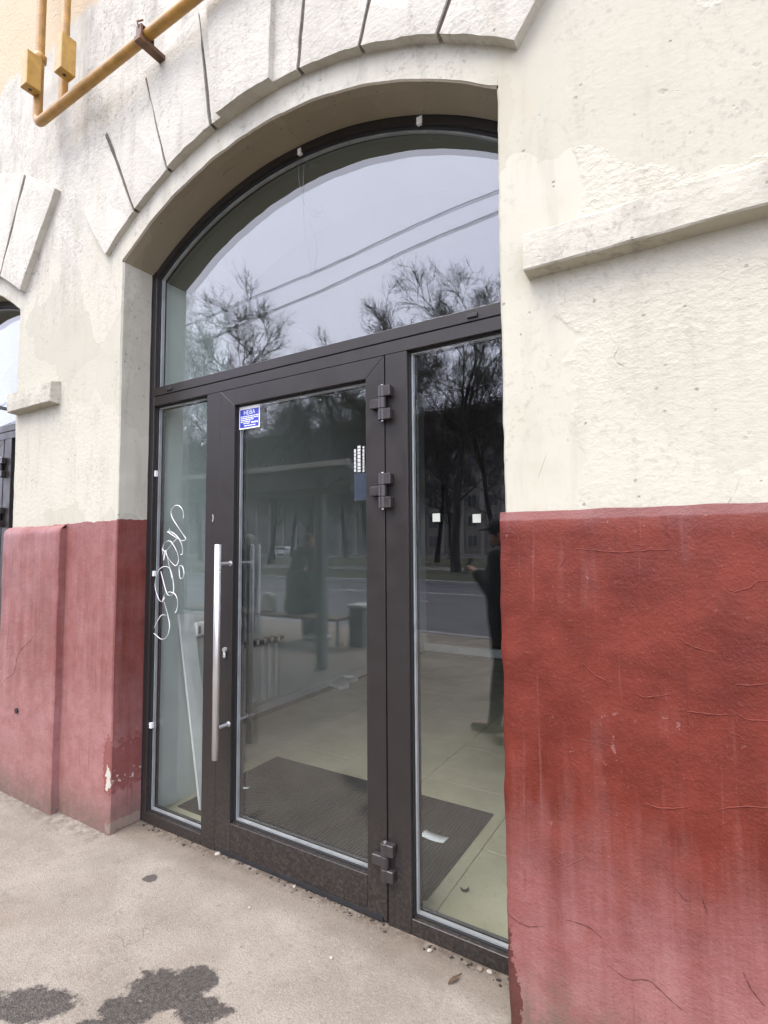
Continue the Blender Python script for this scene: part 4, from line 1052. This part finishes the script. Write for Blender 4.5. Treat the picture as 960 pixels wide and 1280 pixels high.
# ------------------------------------------------------------------ people
M_skin = simple('skin', (.42, .26, .19), .55); M_coat = simple('black_coat', (.012, .012, .014), .8, 0, .2, 6); M_trou = simple('dark_trousers', (.016, .017, .022), .85)
M_shoe = simple('white_shoe', (.6, .6, .58), .6); M_shoeb = simple('black_shoe', (.012, .012, .012), .5); M_hairg = simple('grey_hair', (.33, .32, .30), .8, 0, .2, 60); M_hairb = simple('dark_hair', (.02, .016, .013), .7, 0, .3, 60)
def remeshed(mb, name, vox, mat, parent, loc, rz, smooth_it=6):
    me = mb.mesh(name+'_raw', mat); o = bpy.data.objects.new(name, me); C.objects.link(o)
    md = o.modifiers.new('r', 'REMESH'); md.mode = 'VOXEL'; md.voxel_size = vox
    sm = o.modifiers.new('s', 'SMOOTH'); sm.iterations = smooth_it; sm.factor = .5
    dg = bpy.context.evaluated_depsgraph_get(); dg.update()
    me2 = bpy.data.meshes.new_from_object(o.evaluated_get(dg)); o.modifiers.clear(); o.data = me2
    me2.materials.clear(); me2.materials.append(mat)
    for p_ in me2.polygons: p_.use_smooth = True
    o.parent = parent; return o
def person(loc, rz, label, J, clothes, hair, cap=False, phone=False, coat_len=.85, shoes=None, group=None, fine=.011):
    """J: joint positions in the figure's own frame, facing +X; z = 0 at the soles"""
    root = empty('person', loc, label, 'person', group); root.rotation_euler.z = rz
    V3 = {k: Vector(v) for k, v in J.items()}
    def limbs(m, g=0.0, hands=True, head=True, legs=True, arms=True, torso=True):
        if torso:
            m.capsule(V3['pelvis'], V3['chest'], .135+g, .15+g); m.capsule(V3['chest'], V3['neck'], .13+g, .055+g*.6)
            m.capsule(V3['sl'], V3['sr'], .075+g, .075+g); m.capsule(V3['pelvis']+Vector((0, .07, 0)), V3['pelvis']-Vector((0, .07, 0)), .115+g, .115+g)
        if arms:
            for s_ in 'lr':
                m.capsule(V3['s'+s_], V3['e'+s_], .056+g, .045+g*.9); m.capsule(V3['e'+s_], V3['w'+s_], .044+g*.9, .030+g*.7)
        if legs:
            for s_ in 'lr':
                m.capsule(V3['h'+s_], V3['k'+s_], .088+g, .058+g); m.capsule(V3['k'+s_], V3['a'+s_], .057+g, .040+g)
        if head:
            m.capsule(V3['neck']-Vector((0, 0, .03)), V3['head'], .055, .055)
            hd = V3['head']; f = V3['look'].normalized(); rot = f.to_track_quat('X', 'Z').to_matrix()
            m.ell(hd+Vector((0, 0, .02)), .098, .076, .115, rot); m.ell(hd+rot@Vector((.035, 0, -.045)), .06, .055, .07, rot)
            m.ell(hd+rot@Vector((.100, 0, -.01)), .018, .013, .024, rot)
            m.ell(hd+rot@Vector((.088, 0, -.055)), .012, .022, .008, rot)
            for s_ in (-1, 1):
                m.ell(hd+rot@Vector((-.005, s_*.077, .0)), .018, .010, .030, rot); m.ell(hd+rot@Vector((.086, s_*.03, .03)), .012, .018, .008, rot)
        if hands:
            for s_ in 'lr':
                w = V3['w'+s_]; d = (w-V3['e'+s_]).normalized(); sd_ = Vector((0, 1 if s_ == 'l' else -1, 0))
                if abs(d.dot(sd_)) > .9: sd_ = Vector((1, 0, 0))
                nrm = d.cross(sd_).normalized(); sd_ = nrm.cross(d).normalized(); curl = -1 if nrm.z > 0 else 1
                pc = w+d*.05; 
                for q in (-.026, -.009, .009, .026): m.capsule(w+sd_*q*.6, w+d*.085+sd_*q, .014, .012, 8, 2)
                for i_, (q, L) in enumerate(((-.030, .062), (-.010, .075), (.010, .080), (.029, .070))):
                    a_ = w+d*.088+sd_*q; b_ = a_+d*L*.5+nrm*curl*L*.12; c_ = b_+d*L*.28+nrm*curl*L*.34
                    m.capsule(a_, b_, .0092, .0088, 8, 2); m.capsule(b_, c_, .0088, .0078, 8, 2)
                a_ = w+d*.03+sd_*.03; b_ = a_+d*.04+sd_*.025+nrm*curl*.01; c_ = b_+d*.032+nrm*curl*.016
                m.capsule(a_, b_, .0115, .0105, 8, 2); m.capsule(b_, c_, .0105, .009, 8, 2)
        return m
    m = MB(); limbs(m)
    for s_ in 'lr': m.capsule(V3['a'+s_]-Vector((.03, 0, .03)), V3['a'+s_]+V3['foot']*.16-Vector((0, 0, .045)), .038, .03)
    remeshed(m, 'body', fine, M_skin, root, loc, rz)
    m = MB(); limbs(m, .028, False, False, False); 
    # coat skirt
    for s_ in 'lr':
        m.capsule(V3['h'+s_], V3['h'+s_].lerp(V3['k'+s_], coat_len), .125, .118)
    m.capsule(V3['pelvis'], V3['pelvis'].lerp((V3['kl']+V3['kr'])/2, coat_len*.9), .15, .125)
    m.capsule(V3['neck']-Vector((0, 0, .05)), V3['neck']+Vector((0, 0, .01)), .085, .075)
    remeshed(m, 'coat', .014, clothes, root, loc, rz, 4)
    m = MB(); limbs(m, .018, False, False, True, False, False); remeshed(m, 'trousers', .014, M_trou, root, loc, rz, 3)
    for s_ in 'lr':
        a_ = V3['a'+s_]; m = MB(); m.capsule(a_+Vector((-.035, 0, -.045)), a_+V3['foot']*.17+Vector((0, 0, -.055)), .046, .036); m.capsule(a_+Vector((0, 0, .0)), a_+Vector((.0, 0, -.04)), .05, .05)
        sh_ = remeshed(m, 'shoe', .010, shoes or M_shoeb, root, loc, rz, 3)
    m = MB(); hd = V3['head']; rot = V3['look'].normalized().to_track_quat('X', 'Z').to_matrix()
    m.ell(hd+rot@Vector((-.014, 0, .035)), .100, .084, .108, rot, 3); m.ell(hd+rot@Vector((-.045, 0, -.02)), .062, .076, .09, rot, 2)
    remeshed(m, 'hair', .009, hair, root, loc, rz, 2)
    if cap:
        m = MB(); m.ell(hd+rot@Vector((-.004, 0, .062)), .112, .094, .092, rot, 3); m.ell(hd+rot@Vector((.125, 0, .062)), .075, .068, .010, rot, 2)
        remeshed(m, 'cap', .008, clothes, root, loc, rz, 2)
    return root
STAND = dict(pelvis=(0, 0, .93), chest=(.01, 0, 1.26), neck=(.01, 0, 1.47), head=(.035, 0, 1.585), look=(1, 0, -.12), sl=(0, .165, 1.40), sr=(0, -.165, 1.40),
 el=(-.05, .25, 1.12), er=(-.05, -.25, 1.12), wl=(.06, .24, .88), wr=(.06, -.24, .88), hl=(0, .09, .90), hr=(0, -.09, .90), kl=(.03, .10, .49), kr=(.0, -.10, .49), al=(-.02, .10, .09), ar=(-.06, -.11, .09), foot=(1, 0, 0))
A_ = dict(STAND, er=(.03, -.22, 1.13), wr=(.20, -.10, 1.27), el=(.02, .22, 1.13), wl=(.16, .12, 1.22), kl=(.10, .10, .50), al=(.16, .10, .09), kr=(-.02, -.10, .49), ar=(-.10, -.11, .09))
man = person((-1.335, -1.93, gz_(-1.335, -1.93)), math.pi, 'person in black coat and cap standing on the pavement holding a phone', A_, M_coat, M_hairb, cap=True, coat_len=.55, fine=.0085)
ph = empty('mobile_phone', (-1.655, -1.93, 1.33), 'dark mobile phone held in front of the person in the black cap', 'phone')
m = MB(); m.prism([(-1.700, 1.265), (-1.690, 1.262), (-1.635, 1.395), (-1.645, 1.398)], -1.97, -1.895, 'y', .002); m.build('case', M_black, ph)
m = MB(); m.prism([(-1.6875, 1.2635), (-1.6865, 1.2631), (-1.6335, 1.3925), (-1.6345, 1.393)], -1.966, -1.899, 'y'); m.build('screen', M_bg, ph)
person((-5.66, -4.78, 0), .35, 'person standing behind the bench in dark coat and white shoes', dict(STAND, kl=(.06, .1, .49), al=(.10, .10, .09)), simple('charcoal_coat', (.025, .026, .028), .85), M_hairb, shoes=M_shoe, coat_len=.8, fine=.014)
person((-6.98, -4.78, 0), 2.7, 'grey haired person standing at the end of the bench in a dark coat', STAND, simple('slate_coat', (.05, .055, .06), .85), M_hairg, shoes=M_shoeb, coat_len=.9, fine=.014)
SIT = dict(pelvis=(0, 0, .57), chest=(.05, 0, .90), neck=(.10, 0, 1.09), head=(.15, 0, 1.20), look=(1, 0, -.25), sl=(.07, .175, 1.03), sr=(.07, -.175, 1.03), el=(.10, .26, .78), er=(.10, -.26, .78),
 wl=(.30, .12, .72), wr=(.30, -.12, .72), hl=(.02, .10, .56), hr=(.02, -.10, .56), kl=(.44, .11, .53), kr=(.44, -.11, .53), al=(.42, .11, .09), ar=(.50, -.11, .09), foot=(1, 0, 0))
person((-5.50, -4.27, .0), -1.35, 'person in a bulky dark coat seated on the shelter bench', SIT, simple('bulky_coat', (.02, .021, .02), .9), M_hairb, shoes=M_shoe, coat_len=.6, fine=.014)
bg_ = empty('shopping_bag', (-6.05, -4.28, .46), 'pale cloth shopping bag standing on the shelter bench', 'bag')
m = MB(); m.prism([(-6.18, .462), (-5.94, .462), (-5.97, .70), (-6.05, .78), (-6.14, .72)], -4.36, -4.20, 'y', .02); m.build('sack', M_white, bg_)
m = MB(); m.tube([(-6.12, -4.28, .70), (-6.10, -4.28, .88), (-6.03, -4.28, .90), (-6.0, -4.28, .68)], .012, 6); m.build('handle', M_white, bg_)
